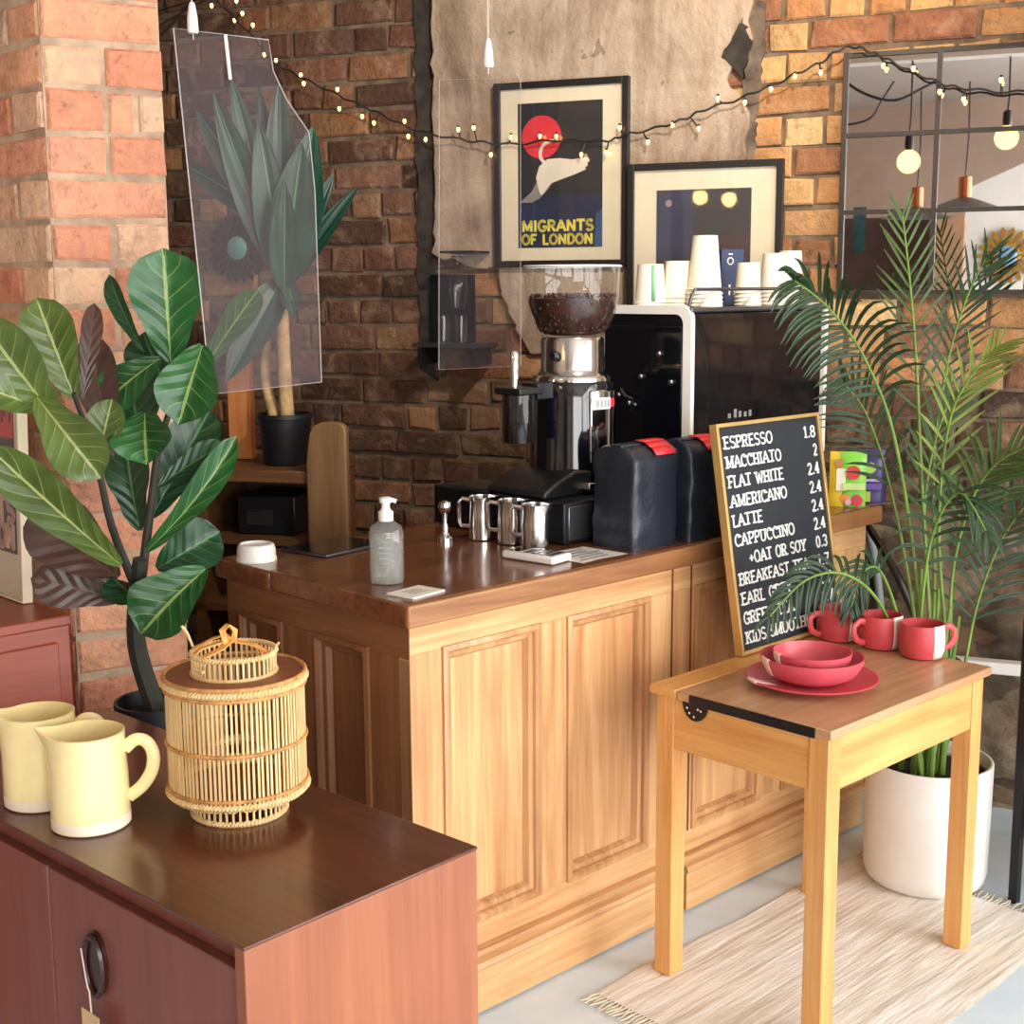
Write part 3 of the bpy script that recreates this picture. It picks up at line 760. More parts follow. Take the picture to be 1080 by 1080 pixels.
b = MB(); b.box(-.07, -.035, -.125, -.098, .012, .030); b.build('fork', M['chrome'], g, bevel=.003)
b = MB(); b.lathe([(.011, 0), (.013, .006), (.010, .014)], 14, M=Matrix.Translation((-.078, -.02, .333)) @ Matrix.Rotation(-PI / 2, 4, 'Y')); b.build('knob', M['black'], g)

# espresso machine
E0, E1, EV0, EV1, EZ = 1.055, 1.64, .17, .47, 1.445
em = thing('espresso_machine', 'black espresso machine with white-edged panels and paper cups on top', 'espresso machine', CF(E0, EV0, TZ), rad(CA))
w_, d_, h_ = E1 - E0, EV1 - EV0, EZ - TZ
b = MB(); b.box(.012, w_ - .012, .012, d_, .09, h_ - .01); b.build('body', M['black_metal'], em, bevel=.006)
b = MB(); b.box(0, w_, 0, d_, h_ - .012, h_); b.build('cup_tray', M['dark_steel'], em, bevel=.004)
b = MB(); b.box(.014, w_ - .016, .002, .012, .13, h_ - .015); bp = b.build('back_panel', M['black_gloss'], em, bevel=.002)
b = MB()
for k, (x, hh) in enumerate(((.155, .012), (.180, .022), (.200, .016), (.222, .013), (.243, .016))): b.box(x, x + .011, .0008, .0025, .262, .262 + hh)
b.build('panel_lettering', M['grey_print'], bp, smooth=False)
b = MB(); b.box(.0, .012, .030, d_ - .01, .13, h_ - .045); b.build('side_panel', M['black_gloss'], em, bevel=.003)
def trimstrip(x, name):
    # white edge strip: runs along the top, turns the corner and comes down the back edge
    mb_ = MB(); R = .035; out = [(d_, h_ + .006)]; inn = [(d_, h_ - .016)]
    for k in range(9):
        a = PI / 2 + (PI / 2) * k / 8
        out.append((.0 + R + R * math.cos(a) - .004, h_ + .006 - R + R * math.sin(a)))
        inn.append((.026 + R * .7 + R * .7 * math.cos(a) - .004, h_ - .016 - R * .7 + R * .7 * math.sin(a)))
    out.append((-.004, .14)); inn.append((.022, .14))
    n = len(out); P = [[mb_.vert((xx, y, z)) for (y, z) in pr] for xx in (x, x + .014) for pr in (out, inn)]
    a, c, e, f = P
    for i in range(n - 1):
        mb_.face((a[i], a[i + 1], c[i + 1], c[i])); mb_.face((e[i], f[i], f[i + 1], e[i + 1]))
        mb_.face((a[i], e[i], e[i + 1], a[i + 1])); mb_.face((c[i], c[i + 1], f[i + 1], f[i]))
    mb_.face((a[0], c[0], f[0], e[0])); mb_.face((a[-1], e[-1], f[-1], c[-1]))
    mb_.build(name, M['white'], em, angle=30)
trimstrip(-.006, 'white_edge_trim'); trimstrip(w_ - .008, 'white_edge_trim')
b = MB(); b.tube([(.012, .02, h_), (.014, .012, h_ + .030), (.024, .010, h_ + .045), (w_ * .5, .010, h_ + .045), (w_ - .11, .010, h_ + .045), (w_ - .10, .012, h_ + .036), (w_ - .10, .02, h_)], .0045, 10); b.build('cup_rail', M['dark_steel'], em)
for x in (.05, w_ - .05):
    for y in (.05, d_ - .04):
        b = MB(); b.lathe([(.020, 0), (.018, .09)], 16, (x, y, 0)); b.build('foot', M['dark_steel'], em)
for (y, z, l) in ((.10, .43, .016), (.16, .37, .010), (.06, .36, .012), (.07, .20, .014), (.20, .30, .018), (.235, .32, .020)):
    b = MB(); b.lathe([(.007, 0), (.008, .006), (.005, .010)], 12, M=Matrix.Translation((0, y, z)) @ Matrix.Rotation(-PI / 2, 4, 'Y')); b.build('steel_stud', M['dark_steel'], em)
for pts in ([(-.006, .225, .335), (-.018, .20, .320), (-.018, .175, .312)], [(-.006, .19, .285), (-.018, .165, .300)]):
    b = MB(); b.tube(pts, .004, 8); b.build('steam_lever', M['dark_steel'], em)

def paper_cup(u_, v_, h, r0, r1, label, n=1, stripe=False):
    t = thing('paper_cup', label, 'cup', CF(u_, v_, EZ + .0005), rad(CA), 'paper cups on the espresso machine')
    b = MB(); prof = []
    b.lathe([(r0, 0), (r0 + .0015, .003), (r0, .006), (r1, h), (r1 - .003, h), (r1 - .003, h - .004), (.002, h - .004)], 36)
    b.build('cup', M['paper_cup'], t)
    if n > 1:
        b = MB()
        for k in range(n - 1):
            z = .010 + k * .011; b.lathe([(r0 - .0005, z), (r0 + .0018, z + .0025), (r0 - .001, z + .005)], 36, cap0=False, cap1=False)
        b.build('stacked_rims', M['paper_cup'], t)
    if stripe:
        b = MB(); a = rad(-128)
        P = []
        for z, r_ in ((.012, r0 - (r0 - r1) * .012 / h + .0012), (h - .002, r1 + .0012)):
            for da in (-.12, .12): P.append(b.vert((r_ * math.cos(a + da), r_ * math.sin(a + da), z)))
        b.face((P[0], P[1], P[3], P[2])); o = b.build('green_stripe', M['green_print'], t)
        o.modifiers.new('Thick', 'SOLIDIFY').thickness = .0006
    return t
paper_cup(1.097, .34, .108, .040, .033, 'cream paper cup with a green stripe on the espresso machine', 2, True)
paper_cup(1.162, .30, .116, .042, .035, 'upturned white paper cup stack between the green-striped cup and tallest stack', 3)
paper_cup(1.173, .225, .178, .046, .031, 'tallest stack of upturned white paper cups by the machine corner', 5)
paper_cup(1.349, .22, .112, .035, .029, 'shortest paper cup stack, right of the blue carton', 4)
paper_cup(1.484, .235, .138, .038, .031, 'upturned paper cup stack second from the right end of the machine', 4)
paper_cup(1.651, .30, .148, .038, .031, 'rearmost paper cup stack at the right end of the machine', 3)
t = thing('blue_carton', 'upright dark blue printed carton among the paper cups', 'carton', CF(1.403, .33, EZ + .0005), rad(CA - 18))
b = MB(); b.box(-.036, .036, -.025, .025, 0, .150); b.build('box', M['navy'], t, bevel=.002)
b = MB(); b.tube([(.006 + .009 * math.cos(k * PI / 8) - .014, -.0255, .118 + .009 * math.sin(k * PI / 8)) for k in range(16)], .0015, 5, closed=True); b.box(-.012, -.007, -.0262, -.0248, .028, .056); b.box(.004, .008, -.0262, -.0248, .028, .044); b.box(-.014, -.002, -.0262, -.0248, .135, .138)
b.build('print', M['paper_white'], t, smooth=False)

# snack pouches at the far end of the counter
def pouch(u_, v_, label, c, rz, h=.150, w=.07, deco=None):
    t = thing('snack_pouch', label, 'snack pouch', CF(u_, v_, TZ), rad(rz), 'snack pouches on the counter end')
    mt = plain(c[0] + '_pouch_film', c[1], .32, var=.08, vs=20)
    b = MB()
    def fn(sgn):
        def g(i, j):
            x = (i - .5) * w; z = j * h
            puff = .013 * (math.sin(PI * min(1, j * 1.06)) ** .6 if 0 < j < .94 else 0) * (1 - abs(2 * i - 1) ** 3) + (.012 * (1 - j / .2) * (1 - abs(2 * i - 1) ** 2) if j < .2 else 0)
            return Vector((x, sgn * (puff + .0006), z))
        return g
    b.grid(10, 14, fn(-1), uv=False); b.grid(10, 14, fn(1), uv=False); b.build('film', mt, t, recalc=False)
    for nm, cc, shp in (deco or []):
        b = MB(); b.prism(shp, -.0165, -.0135); b.build(nm, plain(nm + '_' + c[0] + '_print', cc, .4, var=.1), t, smooth=False)
    return t
circ = lambda x, z, rx, rz_=None: [(x + rx * math.cos(k * PI / 10), z + (rz_ or rx) * math.sin(k * PI / 10)) for k in range(20)]
rect = lambda x0, x1, z0, z1: [(x0, z0), (x1, z0), (x1, z1), (x0, z1)]
pouch(1.600, .075, 'yellow snack pouch right behind the menu board edge', ('yellow', '#f2cf3a'), -8, deco=[('white_panel', '#f6efd6', rect(-.018, .018, .045, .105)), ('orange_fruit', '#e08a3a', circ(.008, .022, .014)), ('brown_fruit', '#b9824a', circ(-.012, .120, .012))])
pouch(1.613, .05, 'bright green snack pouch with a red tomato picture', ('green', '#86d64a'), -6, deco=[('red_tomato', '#d8352c', circ(-.002, .095, .019)), ('pale_band', '#cfe88e', rect(-.030, .030, .048, .066)), ('red_strawberry', '#d93848', circ(.010, .018, .016)), ('pink_fruit', '#f0a6b4', circ(-.014, .014, .009))])
pouch(1.701, .045, 'dark purple snack pouch with a lime picture', ('purple', '#33265e'), -4, deco=[('lime', '#a9cf5c', circ(-.008, .100, .015)), ('lilac_band', '#b9a0d8', rect(-.030, .026, .062, .069)), ('violet_band', '#6a4aa4', rect(-.026, .024, .040, .056)), ('yellow_green_fruit', '#b7b93c', rect(-.028, -.006, .006, .034))])

# ================================================================== MENU BOARD AND ITS LETTERS
def arc(cx, cy, rx, ry, a0, a1, n=9): return [(cx + rx * math.cos(rad(a0 + (a1 - a0) * k / n)), cy + ry * math.sin(rad(a0 + (a1 - a0) * k / n))) for k in range(n + 1)]
GL = {  # width, strokes, serif spots
 'A': (.86, [[(0, 0), (.43, 1), (.86, 0)], [(.15, .34), (.71, .34)]], [(0, 0), (.86, 0)]),
 'B': (.70, [[(.1, 0), (.1, 1), (.4, 1)] + arc(.4, .76, .26, .24, 90, -90) + [(.1, .52)], [(.4, .52)] + arc(.4, .26, .30, .26, 90, -90) + [(.1, 0)]], [(.08, 0), (.08, 1)]),
 'C': (.74, [arc(.42, .5, .38, .5, 48, 312, 16)], [(.68, .84)]),
 'D': (.76, [[(.1, 0), (.1, 1), (.34, 1)] + arc(.34, .5, .38, .5, 90, -90, 12) + [(.1, 0)]], [(.08, 0), (.08, 1)]),
 'E': (.66, [[(.62, 1), (.1, 1), (.1, 0), (.64, 0)], [(.1, .52), (.5, .52)]], [(.08, 0), (.08, 1)]),
 'F': (.62, [[(.60, 1), (.1, 1), (.1, 0)], [(.1, .5), (.48, .5)]], [(.1, 0), (.08, 1)]),
 'G': (.80, [arc(.42, .5, .38, .5, 48, 345, 16) + [(.79, .42), (.5, .42)]], [(.72, .84)]),
 'H': (.80, [[(.1, 0), (.1, 1)], [(.7, 0), (.7, 1)], [(.1, .5), (.7, .5)]], [(.1, 0), (.1, 1), (.7, 0), (.7, 1)]),
 'I': (.30, [[(.15, 0), (.15, 1)]], [(.15, 0), (.15, 1)]),
 'K': (.78, [[(.1, 0), (.1, 1)], [(.7, 1), (.1, .42)], [(.3, .62), (.74, 0)]], [(.1, 0), (.1, 1), (.7, 1), (.72, 0)]),
 'L': (.62, [[(.1, 1), (.1, 0), (.6, 0)]], [(.1, 1)]),
 'M': (1.0, [[(.1, 0), (.1, 1), (.5, .12), (.9, 1), (.9, 0)]], [(.1, 0), (.9, 0), (.06, 1), (.94, 1)]),
 'N': (.84, [[(.1, 0), (.1, 1), (.74, 0), (.74, 1)]], [(.1, 0), (.06, 1), (.74, 1)]),
 'O': (.84, [arc(.42, .5, .38, .5, 0, 360, 22)], []),
 'P': (.68, [[(.1, 0), (.1, 1), (.36, 1)] + arc(.36, .73, .28, .27, 90, -90) + [(.1, .46)]], [(.1, 0), (.08, 1)]),
 'R': (.76, [[(.1, 0), (.1, 1), (.38, 1)] + arc(.38, .75, .27, .25, 90, -90) + [(.1, .5)], [(.38, .5), (.70, 0)]], [(.1, 0), (.08, 1), (.72, 0)]),
 'S': (.66, [arc(.34, .75, .27, .25, 35, 270, 12) + arc(.34, .25, .29, .25, 90, -145, 12)], []),
 'T': (.76, [[(.38, 0), (.38, 1)], [(.02, 1), (.74, 1)]], [(.38, 0)]),
 'U': (.78, [[(.1, 1), (.1, .32)] + arc(.39, .32, .29, .32, 180, 360, 12) + [(.68, 1)]], [(.1, 1), (.68, 1)]),
 'W': (1.1, [[(.04, 1), (.30, 0), (.55, .85), (.80, 0), (1.06, 1)]], [(.05, 1), (1.05, 1)]),
 'Y': (.78, [[(.02, 1), (.39, .45), (.76, 1)], [(.39, .45), (.39, 0)]], [(.39, 0), (.05, 1), (.73, 1)]),
 '+': (.66, [[(.08, .45), (.58, .45)], [(.33, .2), (.33, .7)]], []),
 '.': (.22, [[(.11, 0), (.11, .09)]], []),
 '0': (.62, [arc(.31, .5, .26, .5, 0, 360, 18)], []),
 '1': (.38, [[(.06, .82), (.21, 1), (.21, 0)]], [(.21, 0)]),
 '2': (.60, [arc(.29, .72, .24, .28, 165, -35, 10) + [(.05, 0), (.56, 0)]], []),
 '3': (.58, [arc(.27, .76, .24, .24, 150, -90, 10) + arc(.27, .26, .27, .26, 90, -150, 10)], []),
 '4': (.62, [[(.44, 0), (.44, 1), (.04, .3), (.60, .3)]], [(.44, 0)]),
 '7': (.56, [[(.03, 1), (.53, 1), (.2, 0)]], []),
 '8': (.60, [arc(.30, .76, .22, .24, 0, 360, 14), arc(.30, .26, .26, .26, 0, 360, 14)], []),
 ' ': (.42, [], []),
}
def lettering(text, x0, z0, h, width=None, thick=.12, serif=.15, track=.14, right=False, y0=-.002, y1=0, slant=0):
    """raised letters as flat strokes in the XZ plane, front at y0"""
    tot = sum(GL[c][0] + track for c in text) - track
    kx = (width / (tot * h)) if width else 1
    b = MB(); x = x0 - (tot * h * kx if right else 0); th = thick * h / 2
    def seg(p, q, e):
        p, q = Vector(p), Vector(q); d = q - p
        if d.length < 1e-6: return
        d.normalize(); n_ = Vector((-d.y, d.x)) * th; p2, q2 = p - d * e, q + d * e
        P = [p2 + n_, p2 - n_, q2 - n_, q2 + n_]; b.prism([(v_.x, v_.y) for v_ in P], y0, y1)
    for c in text:
        w, st, sf_ = GL[c]
        T = lambda p: (x + p[0] * h * kx, z0 + p[1] * h)
        for pl in st:
            for i in range(len(pl) - 1): seg(T(pl[i]), T(pl[i + 1]), th * .45)
        if serif:
            for sx_, sz in sf_:
                p = T((sx_, sz + (th / h if sz < .5 else -th / h) * .6)); seg((p[0] - serif * h * max(kx, .7), p[1]), (p[0] + serif * h * max(kx, .7), p[1]), 0)
        x += (w + track) * h * kx
    return b

BW, BH = .410, .530
bd = thing('menu_letter_board', 'black letter board listing coffee prices in white letters, standing on the desk', 'menu board', DF(.300, .436, HD + .004), rad(DA), rx=0)
bd.rotation_euler = (rad(-9.5), 0, rad(DA)); bd.rotation_mode = 'XYZ'
b = MB(); b.box(.008, BW - .008, .0, .012, .008, BH - .008); b.build('felt_panel', M['slate'], bd, smooth=False)
b = MB()
b.box(0, .009, -.006, .016, 0, BH); b.box(BW - .009, BW, -.006, .016, 0, BH); b.box(.009, BW - .009, -.006, .016, 0, .009); b.box(.009, BW - .009, -.006, .016, BH - .009, BH)
b.build('frame', M['gilt'], bd, bevel=.0015)
rows = [('ESPRESSO', .185, '1.8', 0), ('MACCHIATO', .212, '2', 0), ('FLAT WHITE', .212, '2.4', 0), ('AMERICANO', .218, '2.4', 0), ('LATTE', .112, '2.4', 0), ('CAPPUCCINO', .232, '2.4', 0),
        ('+OAT OR SOY', .225, '0.3', .046), ('BREAKFAST TEA', .275, '1.7', 0), ('EARL GREY', .195, '1.7', 0), ('GREEN TEA', .195, '1.7', 0), ('KIDS SMOOTHIE', .268, '', 0)]
for k, (a_, wd_, pr, ind) in enumerate(rows):
    z = BH - .058 - k * .0448
    lettering(a_, .026 + ind, z, .0262, wd_, .145, .22).build('menu_line', M['letter'], bd, smooth=False, recalc=False)
    if pr: lettering(pr, BW - .022, z, .0262, .014 if len(pr) == 1 else .046, .15, .17, right=True).build('price', M['letter'], bd, smooth=False, recalc=False)
b = MB(); b.box(.12, .28, .016, .020, .02, .40); b.build('back_stay', M['frame_black'], bd, smooth=False)

# ================================================================== CROCKERY ON THE DESK
def dish(name, label, cat, pos, prof, mat_, band, seg=64):
    t = thing(name, label, cat, pos, rad(DA)); b = MB(); b.lathe(prof, seg); o = b.build('dish', M[mat_], t)
    # paper band wrapped over the rim at the left
    a0, a1, path = band; b = MB(); n = 6
    P = [[b.vert((r_ * math.cos(a0 + (a1 - a0) * k / n * (1)), r_ * math.sin(a0 + (a1 - a0) * k / n), z)) for k in range(n + 1)] for r_, z in path]
    for i in range(len(P) - 1):
        for k in range(n): b.face((P[i][k], P[i][k + 1], P[i + 1][k + 1], P[i + 1][k]))
    o = b.build('paper_band', M['tagpink'], t); o.modifiers.new('Thick', 'SOLIDIFY').thickness = .0008
    return t
PX, PY = .238, .205
al = rad(150)
dish('dinner_plate', 'coral red dinner plate under the two stacked bowls', 'plate', DF(PX, PY, HD + .0005),
     [(.075, 0), (.085, .003), (.120, .010), (.139, .018), (.140, .020), (.137, .021), (.118, .014), (.085, .008), (.002, .007)], 'pink',
     (al - .12, al + .18, [(.088, .0095), (.118, .0158), (.1385, .0228), (.1415, .0205), (.1405, .0172), (.120, .0085)]))
dish('serving_bowl', 'larger coral red bowl stacked on the dinner plate', 'bowl', DF(PX, PY, HD + .009),
     [(.055, 0), (.062, .002), (.092, .018), (.106, .042), (.109, .055), (.1065, .0555), (.103, .043), (.089, .021), (.060, .007), (.002, .006)], 'pink',
     (al - .14, al + .16, [(.086, .0215), (.1035, .0465), (.1065, .0568), (.1103, .0562), (.1085, .044), (.096, .0195)]))
dish('cereal_bowl', 'smaller coral red bowl on top of the stack', 'bowl', DF(PX, PY, HD + .022),
     [(.042, 0), (.048, .002), (.070, .015), (.0805, .036), (.083, .052), (.0805, .0525), (.077, .037), (.067, .018), (.045, .006), (.002, .005)], 'pink',
     (al - .17, al + .19, [(.064, .019), (.077, .041), (.0803, .0538), (.0843, .0532), (.0825, .038), (.072, .0150)]))

def red_mug(pos, rz, label, band_a):
    t = thing('coral_mug', label, 'mug', pos, rad(rz), 'coral mugs with paper bands')
    b = MB(); b.lathe([(.038, 0), (.045, .004), (.0505, .022), (.0515, .045), (.049, .078), (.0465, .0785), (.048, .045), (.046, .02), (.036, .008), (.002, .007)], 48); b.build('body', M['mug_red'], t)
    h = MB(); h.tube([(.048, 0, .066), (.064, 0, .068), (.077, 0, .058), (.079, 0, .042), (.072, 0, .026), (.058, 0, .018), (.048, 0, .018)], .0055, 10, flat=1.4); h.build('handle', M['mug_red'], t)
    a = rad(band_a); b = MB(); path = [(.0455, .070), (.0466, .0798), (.0495, .0798), (.0505, .070), (.0523, .045), (.0513, .022), (.046, .004)]; n = 6
    P = [[b.vert((r_ * math.cos(a - .36 + .72 * k / n), r_ * math.sin(a - .36 + .72 * k / n), z)) for k in range(n + 1)] for r_, z in path]
    for i in range(len(P) - 1):
        for k in range(n): b.face((P[i][k], P[i][k + 1], P[i + 1][k + 1], P[i + 1][k]))
    o = b.build('paper_band', M['band'], t); o.modifiers.new('Thick', 'SOLIDIFY').thickness = .0008
    return t
red_mug(DF(.600, .153, HD + .0005), 10, 'coral mug nearest the desk corner with its handle to the right', -66)
red_mug(DF(.608, .264, HD + .0005), 205, 'coral mug in the middle of the row, next to the palm stems', 105)
red_mug(DF(.600, .374, HD + .0005), 200, 'coral mug at the back of the desk beside the menu board', 108)

# ================================================================== ON THE SIDEBOARD
def yellow_jug(pos, rz, label):
    t = thing('yellow_jug', label, 'jug', pos, rz, 'yellow glazed jugs on the sideboard')
    R = .0585; H = .146; b = MB()
    prof = [(R - .004, 0), (R, .003), (R, .019), (R, .0195), (R * .985, .08), (R * .95, .12), (R * .955, H), (R * .905, H + .001), (R * .90, .12), (R * .93, .06), (R * .90, .010), (.002, .009)]
    b.lathe(prof, 56, mm=[1, 1, 1] + [0] * 8)
    for i, (x, y, z) in enumerate(b.v):
        if z > .09:
            a = math.atan2(y, x); k = max(0, 1 - abs(abs(a) - PI) / .75) ** 1.5 * ((z - .09) / .056) ** 2
            b.v[i] = (x - .020 * k, y, z + .008 * k)
    b.build('body', [M['yellow'], M['bare_clay']], t)
    h = MB(); h.tube(spline([(R * .93, 0, .116), (R + .012, 0, .129), (R + .028, 0, .125), (R + .037, 0, .106), (R + .034, 0, .080), (R + .019, 0, .056), (R * .97, 0, .040)], 6), .0066, 12, flat=1.5); h.build('handle', M['yellow'], t)
    return t
yellow_jug(SF(.086, .497, T_), rad(8), 'yellow glazed jug nearest the sideboard edge, its handle to the right')
yellow_jug(SF(.085, .640, T_), rad(14), 'yellow glazed jug half hidden at the left edge behind its twin')

ln = thing('bamboo_lantern', 'round bamboo slat lantern standing on the dark sideboard', 'lantern', SF(.268, .372, T_), rad(20))
def slats(r, z0, z1, n, th, wid):
    b = MB()
    for k in range(n):
        a = 2 * PI * k / n + U(-.008, .008); Mx = Matrix.Rotation(a, 4, 'Z'); b.box(r - th, r + th, -wid, wid, z0, z1, M=Mx)
    return b
slats(.070, .004, .034, 44, .0012, .0016).build('foot_slats', M['cane'], ln, smooth=False)
def ring(r, z, t, b=None, twist=0, m=0):
    b = b or MB(); n = 64
    if not twist: b.tube([(r * math.cos(2 * PI * k / n), r * math.sin(2 * PI * k / n), z) for k in range(n)], t, 8, m=m, closed=True)
    else:
        nn = 4 * twist
        for ph in (0, PI): b.tube([((r + t * .5 * math.cos(k * PI / 2 + ph)) * math.cos(2 * PI * k / nn), (r + t * .5 * math.cos(k * PI / 2 + ph)) * math.sin(2 * PI * k / nn), z + t * .6 * math.sin(k * PI / 2 + ph)) for k in range(nn)], t * .62, 6, m=m, closed=True)
    return b
b = ring(.071, .0045, .0045, twist=40); ring(.071, .033, .003, b); b.build('foot_ring', M['cane'], ln)
slats(.104, .036, .212, 92, .0011, .0017).build('body_slats', M['cane'], ln, smooth=False)
b = ring(.1055, .043, .005, twist=60); b.build('lower_band', M['cane'], ln)
b = ring(.106, .053, .003); ring(.1055, .122, .0034, b); ring(.1065, .206, .0032, b); ring(.1065, .223, .0035, b); b.build('binding_hoop', M['cane_ring'], ln)
b = ring(.1065, .2145, .0055, twist=60); b.build('upper_band', M['cane'], ln)
b = MB(); b.lathe([(.066, .220), (.102, .2205), (.102, .223), (.066, .223)], 56, cap0=False, cap1=False); b.lathe([(.066, .220), (.066, .223)], 56, cap0=False, cap1=False); b.build('lid_board', M['cane_lid'], ln)
b = MB(); b.lathe([(.10, .036), (.10, .040), (.06, .041)], 48); b.build('floor_disc', M['cane_lid'], ln)
slats(.063, .222, .254, 46, .0011, .0015).build('collar_slats', M['cane'], ln, smooth=False)
b = ring(.0635, .255, .0038, twist=36); ring(.064, .225, .003, b); b.build('collar_ring', M['cane'], ln)
b = ring(.045, .100, .008); b.build('inner_hoop', M['cane'], ln)
b = MB()
def strip(pts, w, th=.0011):
    pts = [Vector(p) for p in pts]; prev = None
    for i, p in enumerate(pts):
        d = (pts[min(i + 1, len(pts) - 1)] - pts[max(0, i - 1)]).normalized(); s_ = d.cross(Vector((0, 0, 1)));  s_ = s_.normalized() * w if s_.length > 1e-4 else Vector((w, 0, 0)); n_ = s_.cross(d).normalized() * th
        q = [b.vert(p + s_ + n_), b.vert(p - s_ + n_), b.vert(p - s_ - n_), b.vert(p + s_ - n_)]
        if prev:
            for k in range(4): b.face((prev[k], prev[(k + 1) % 4], q[(k + 1) % 4], q[k]))
        else: b.face(q)
        prev = q
    b.face(list(reversed(prev)))
strip([(-.066, -.012, 0.254), (-.05, -.01, 0.266), (-.02, -.006, 0.272), (.0, 0, 0.271), (.03, -.012, 0.265), (.05, -.026, 0.253)], .006)
strip([(-.06, .02, 0.258), (-.03, .012, 0.274), (-.01, .006, 0.280), (-.004, -.004, 0.274), (-.02, -.02, 0.266), (-.052, -.036, 0.258)], .006)
strip([(-.012, -.012, 0.270), (-.016, -.004, 0.290), (-.006, .004, 0.296), (.004, .004, 0.286), (.0, -.004, 0.270)], .005)
b.build('bamboo_bow', M['ribbon'], ln, smooth=False)
for pts, r_ in (([(-.058, .02, 0.263), (-.066, .016, 0.286), (-.074, .012, 0.298)], .0022), ([(-.062, -.03, 0.241), (-.052, -.046, 0.239)], .003), ([(.060, -.004, 0.254), (.068, -.010, 0.264)], .002)):
    b = MB(); b.tube(pts, r_, 6); b.build('loose_end', M['cane'], ln)

# ================================================================== ON THE REAR WALL
def print_frame(name, label, cat, pos, rz, w, h, fr, px0, px1, pz0, pz1, group=None, rx=0):
    t = thing(name, label, cat, pos, rz, group); t.rotation_euler = (rx, 0, rz)
    b = MB()
    b.box(0, fr, -.022, 0, 0, h); b.box(w - fr, w, -.022, 0, 0, h); b.box(fr, w - fr, -.022, 0, 0, fr); b.box(fr, w - fr, -.022, 0, h - fr, h)
    b.build('frame', M['frame_black'], t, bevel=.0015)
    b = MB(); b.box(fr, w - fr, -.010, -.004, fr, h - fr); b.build('mount', M['cream'], t, smooth=False)
    b = MB(); b.box(px0 * w, px1 * w, -.0112, -.009, pz0 * h, pz1 * h); art = b.build('print', M['print_dark'], t, smooth=False)
    b = MB(); b.box(fr, w - fr, -.0175, -.0160, fr, h - fr); b.build('glazing', M['glazing'], t, smooth=False)
    return t, art
M['print_dark'] = plain('charcoal_print', '#232427', .6, var=.1)
M['print_maroon'] = plain('maroon_brown_print', '#35211f', .6, var=.25)
M['print_navy'] = plain('deep_navy_print', '#232c46', .6, var=.2)
M['print_blue'] = plain('blue_print', '#33557a', .6, var=.15)
M['sun_red'] = plain('sun_red_print', '#d0323c', .6, var=.04)
M['bird'] = plain('bird_cream_print', '#ddd0bd', .6, var=.06)
M['bird_grey'] = plain('bird_grey_print', '#8e8780', .6, var=.2)
M['title'] = plain('title_yellow', '#e4d25c', .6, var=.03)
M['title_peach'] = plain('title_peach', '#e0b79c', .6, var=.05)

PW, PH = .433, .556
t, art = print_frame('framed_poster', 'black framed poster of a white bird and red sun, above the coffee grinder', 'picture', WF(-1.118, -.034, 1.559), rad(WA), PW, PH, .020, .177, .807, .106, .887)
ax0, az0, aw, ah = .177 * PW, .106 * PH, .63 * PW, .781 * PH
AP = lambda pts: [(ax0 + aw * (x - 165) / 470, az0 + ah * (1 - (y - 165) / 770)) for x, y in pts]
def artp(polys, name, mt, d):
    b = MB()
    for p in polys: b.prism(p, -.0112 - d, -.0108)
    return b.build(name, mt, art, smooth=False)
artp([AP([(165, 660), (630, 655), (635, 935), (165, 935)])], 'night_sea', M['print_navy'], .0002)
artp([AP([(635, 730), (600, 760), (592, 935), (635, 935)])], 'blue_shore', M['print_blue'], .0004)
artp([[(ax0 + .283 * aw + .235 * aw * math.cos(k * PI / 24), az0 + ah * .766 + .235 * aw * math.sin(k * PI / 24)) for k in range(48)]], 'red_sun', M['sun_red'], .0004)
b = MB()
for d_, mt_, polys in ((.0006, 1, [[(275, 570), (245, 630), (175, 690), (240, 692), (292, 668), (335, 600)], [(300, 650), (340, 590), (360, 590), (320, 640)]]),
                       (.0008, 0, [[(285, 500), (330, 463), (400, 460), (470, 470), (552, 460), (566, 478), (552, 492), (556, 505), (540, 512), (545, 525), (480, 550), (400, 575), (350, 592), (300, 655), (286, 640), (266, 560)]])):
    for p in polys: b.prism(AP(p), -.0112 - d_, -.0108, mt_)
nk = AP([(372, 366), (345, 368), (318, 380), (298, 402), (290, 430), (294, 458), (312, 480)])
for i in range(len(nk) - 1):
    p, q = Vector(nk[i]), Vector(nk[i + 1]); d_ = (q - p).normalized(); n_ = Vector((-d_.y, d_.x)) * .0052
    b.prism([tuple(p + n_), tuple(p - n_), tuple(q - n_ - d_ * -.002), tuple(q + n_ + d_ * .002)], -.0122, -.0108, 0)
b.prism([(nk[0][0] + .004, nk[0][1] + .005), (nk[0][0] + .022, nk[0][1] - .003), (nk[0][0] + .002, nk[0][1] - .005)], -.0122, -.0108, 0)
b.build('flying_bird', [M['bird'], M['bird_grey']], art, smooth=False)
lettering('MIGRANTS', ax0 + .050 * aw, az0 + .117 * ah, .070 * ah, .84 * aw, .27, 0, .16, y0=-.0120, y1=-.0110).build('title_lettering', M['title'], art, smooth=False, recalc=False)
lettering('OF LONDON', ax0 + .045 * aw, az0 + .026 * ah, .064 * ah, .84 * aw, .27, 0, .16, y0=-.0120, y1=-.0110).build('title_lettering', M['title'], art, smooth=False, recalc=False)

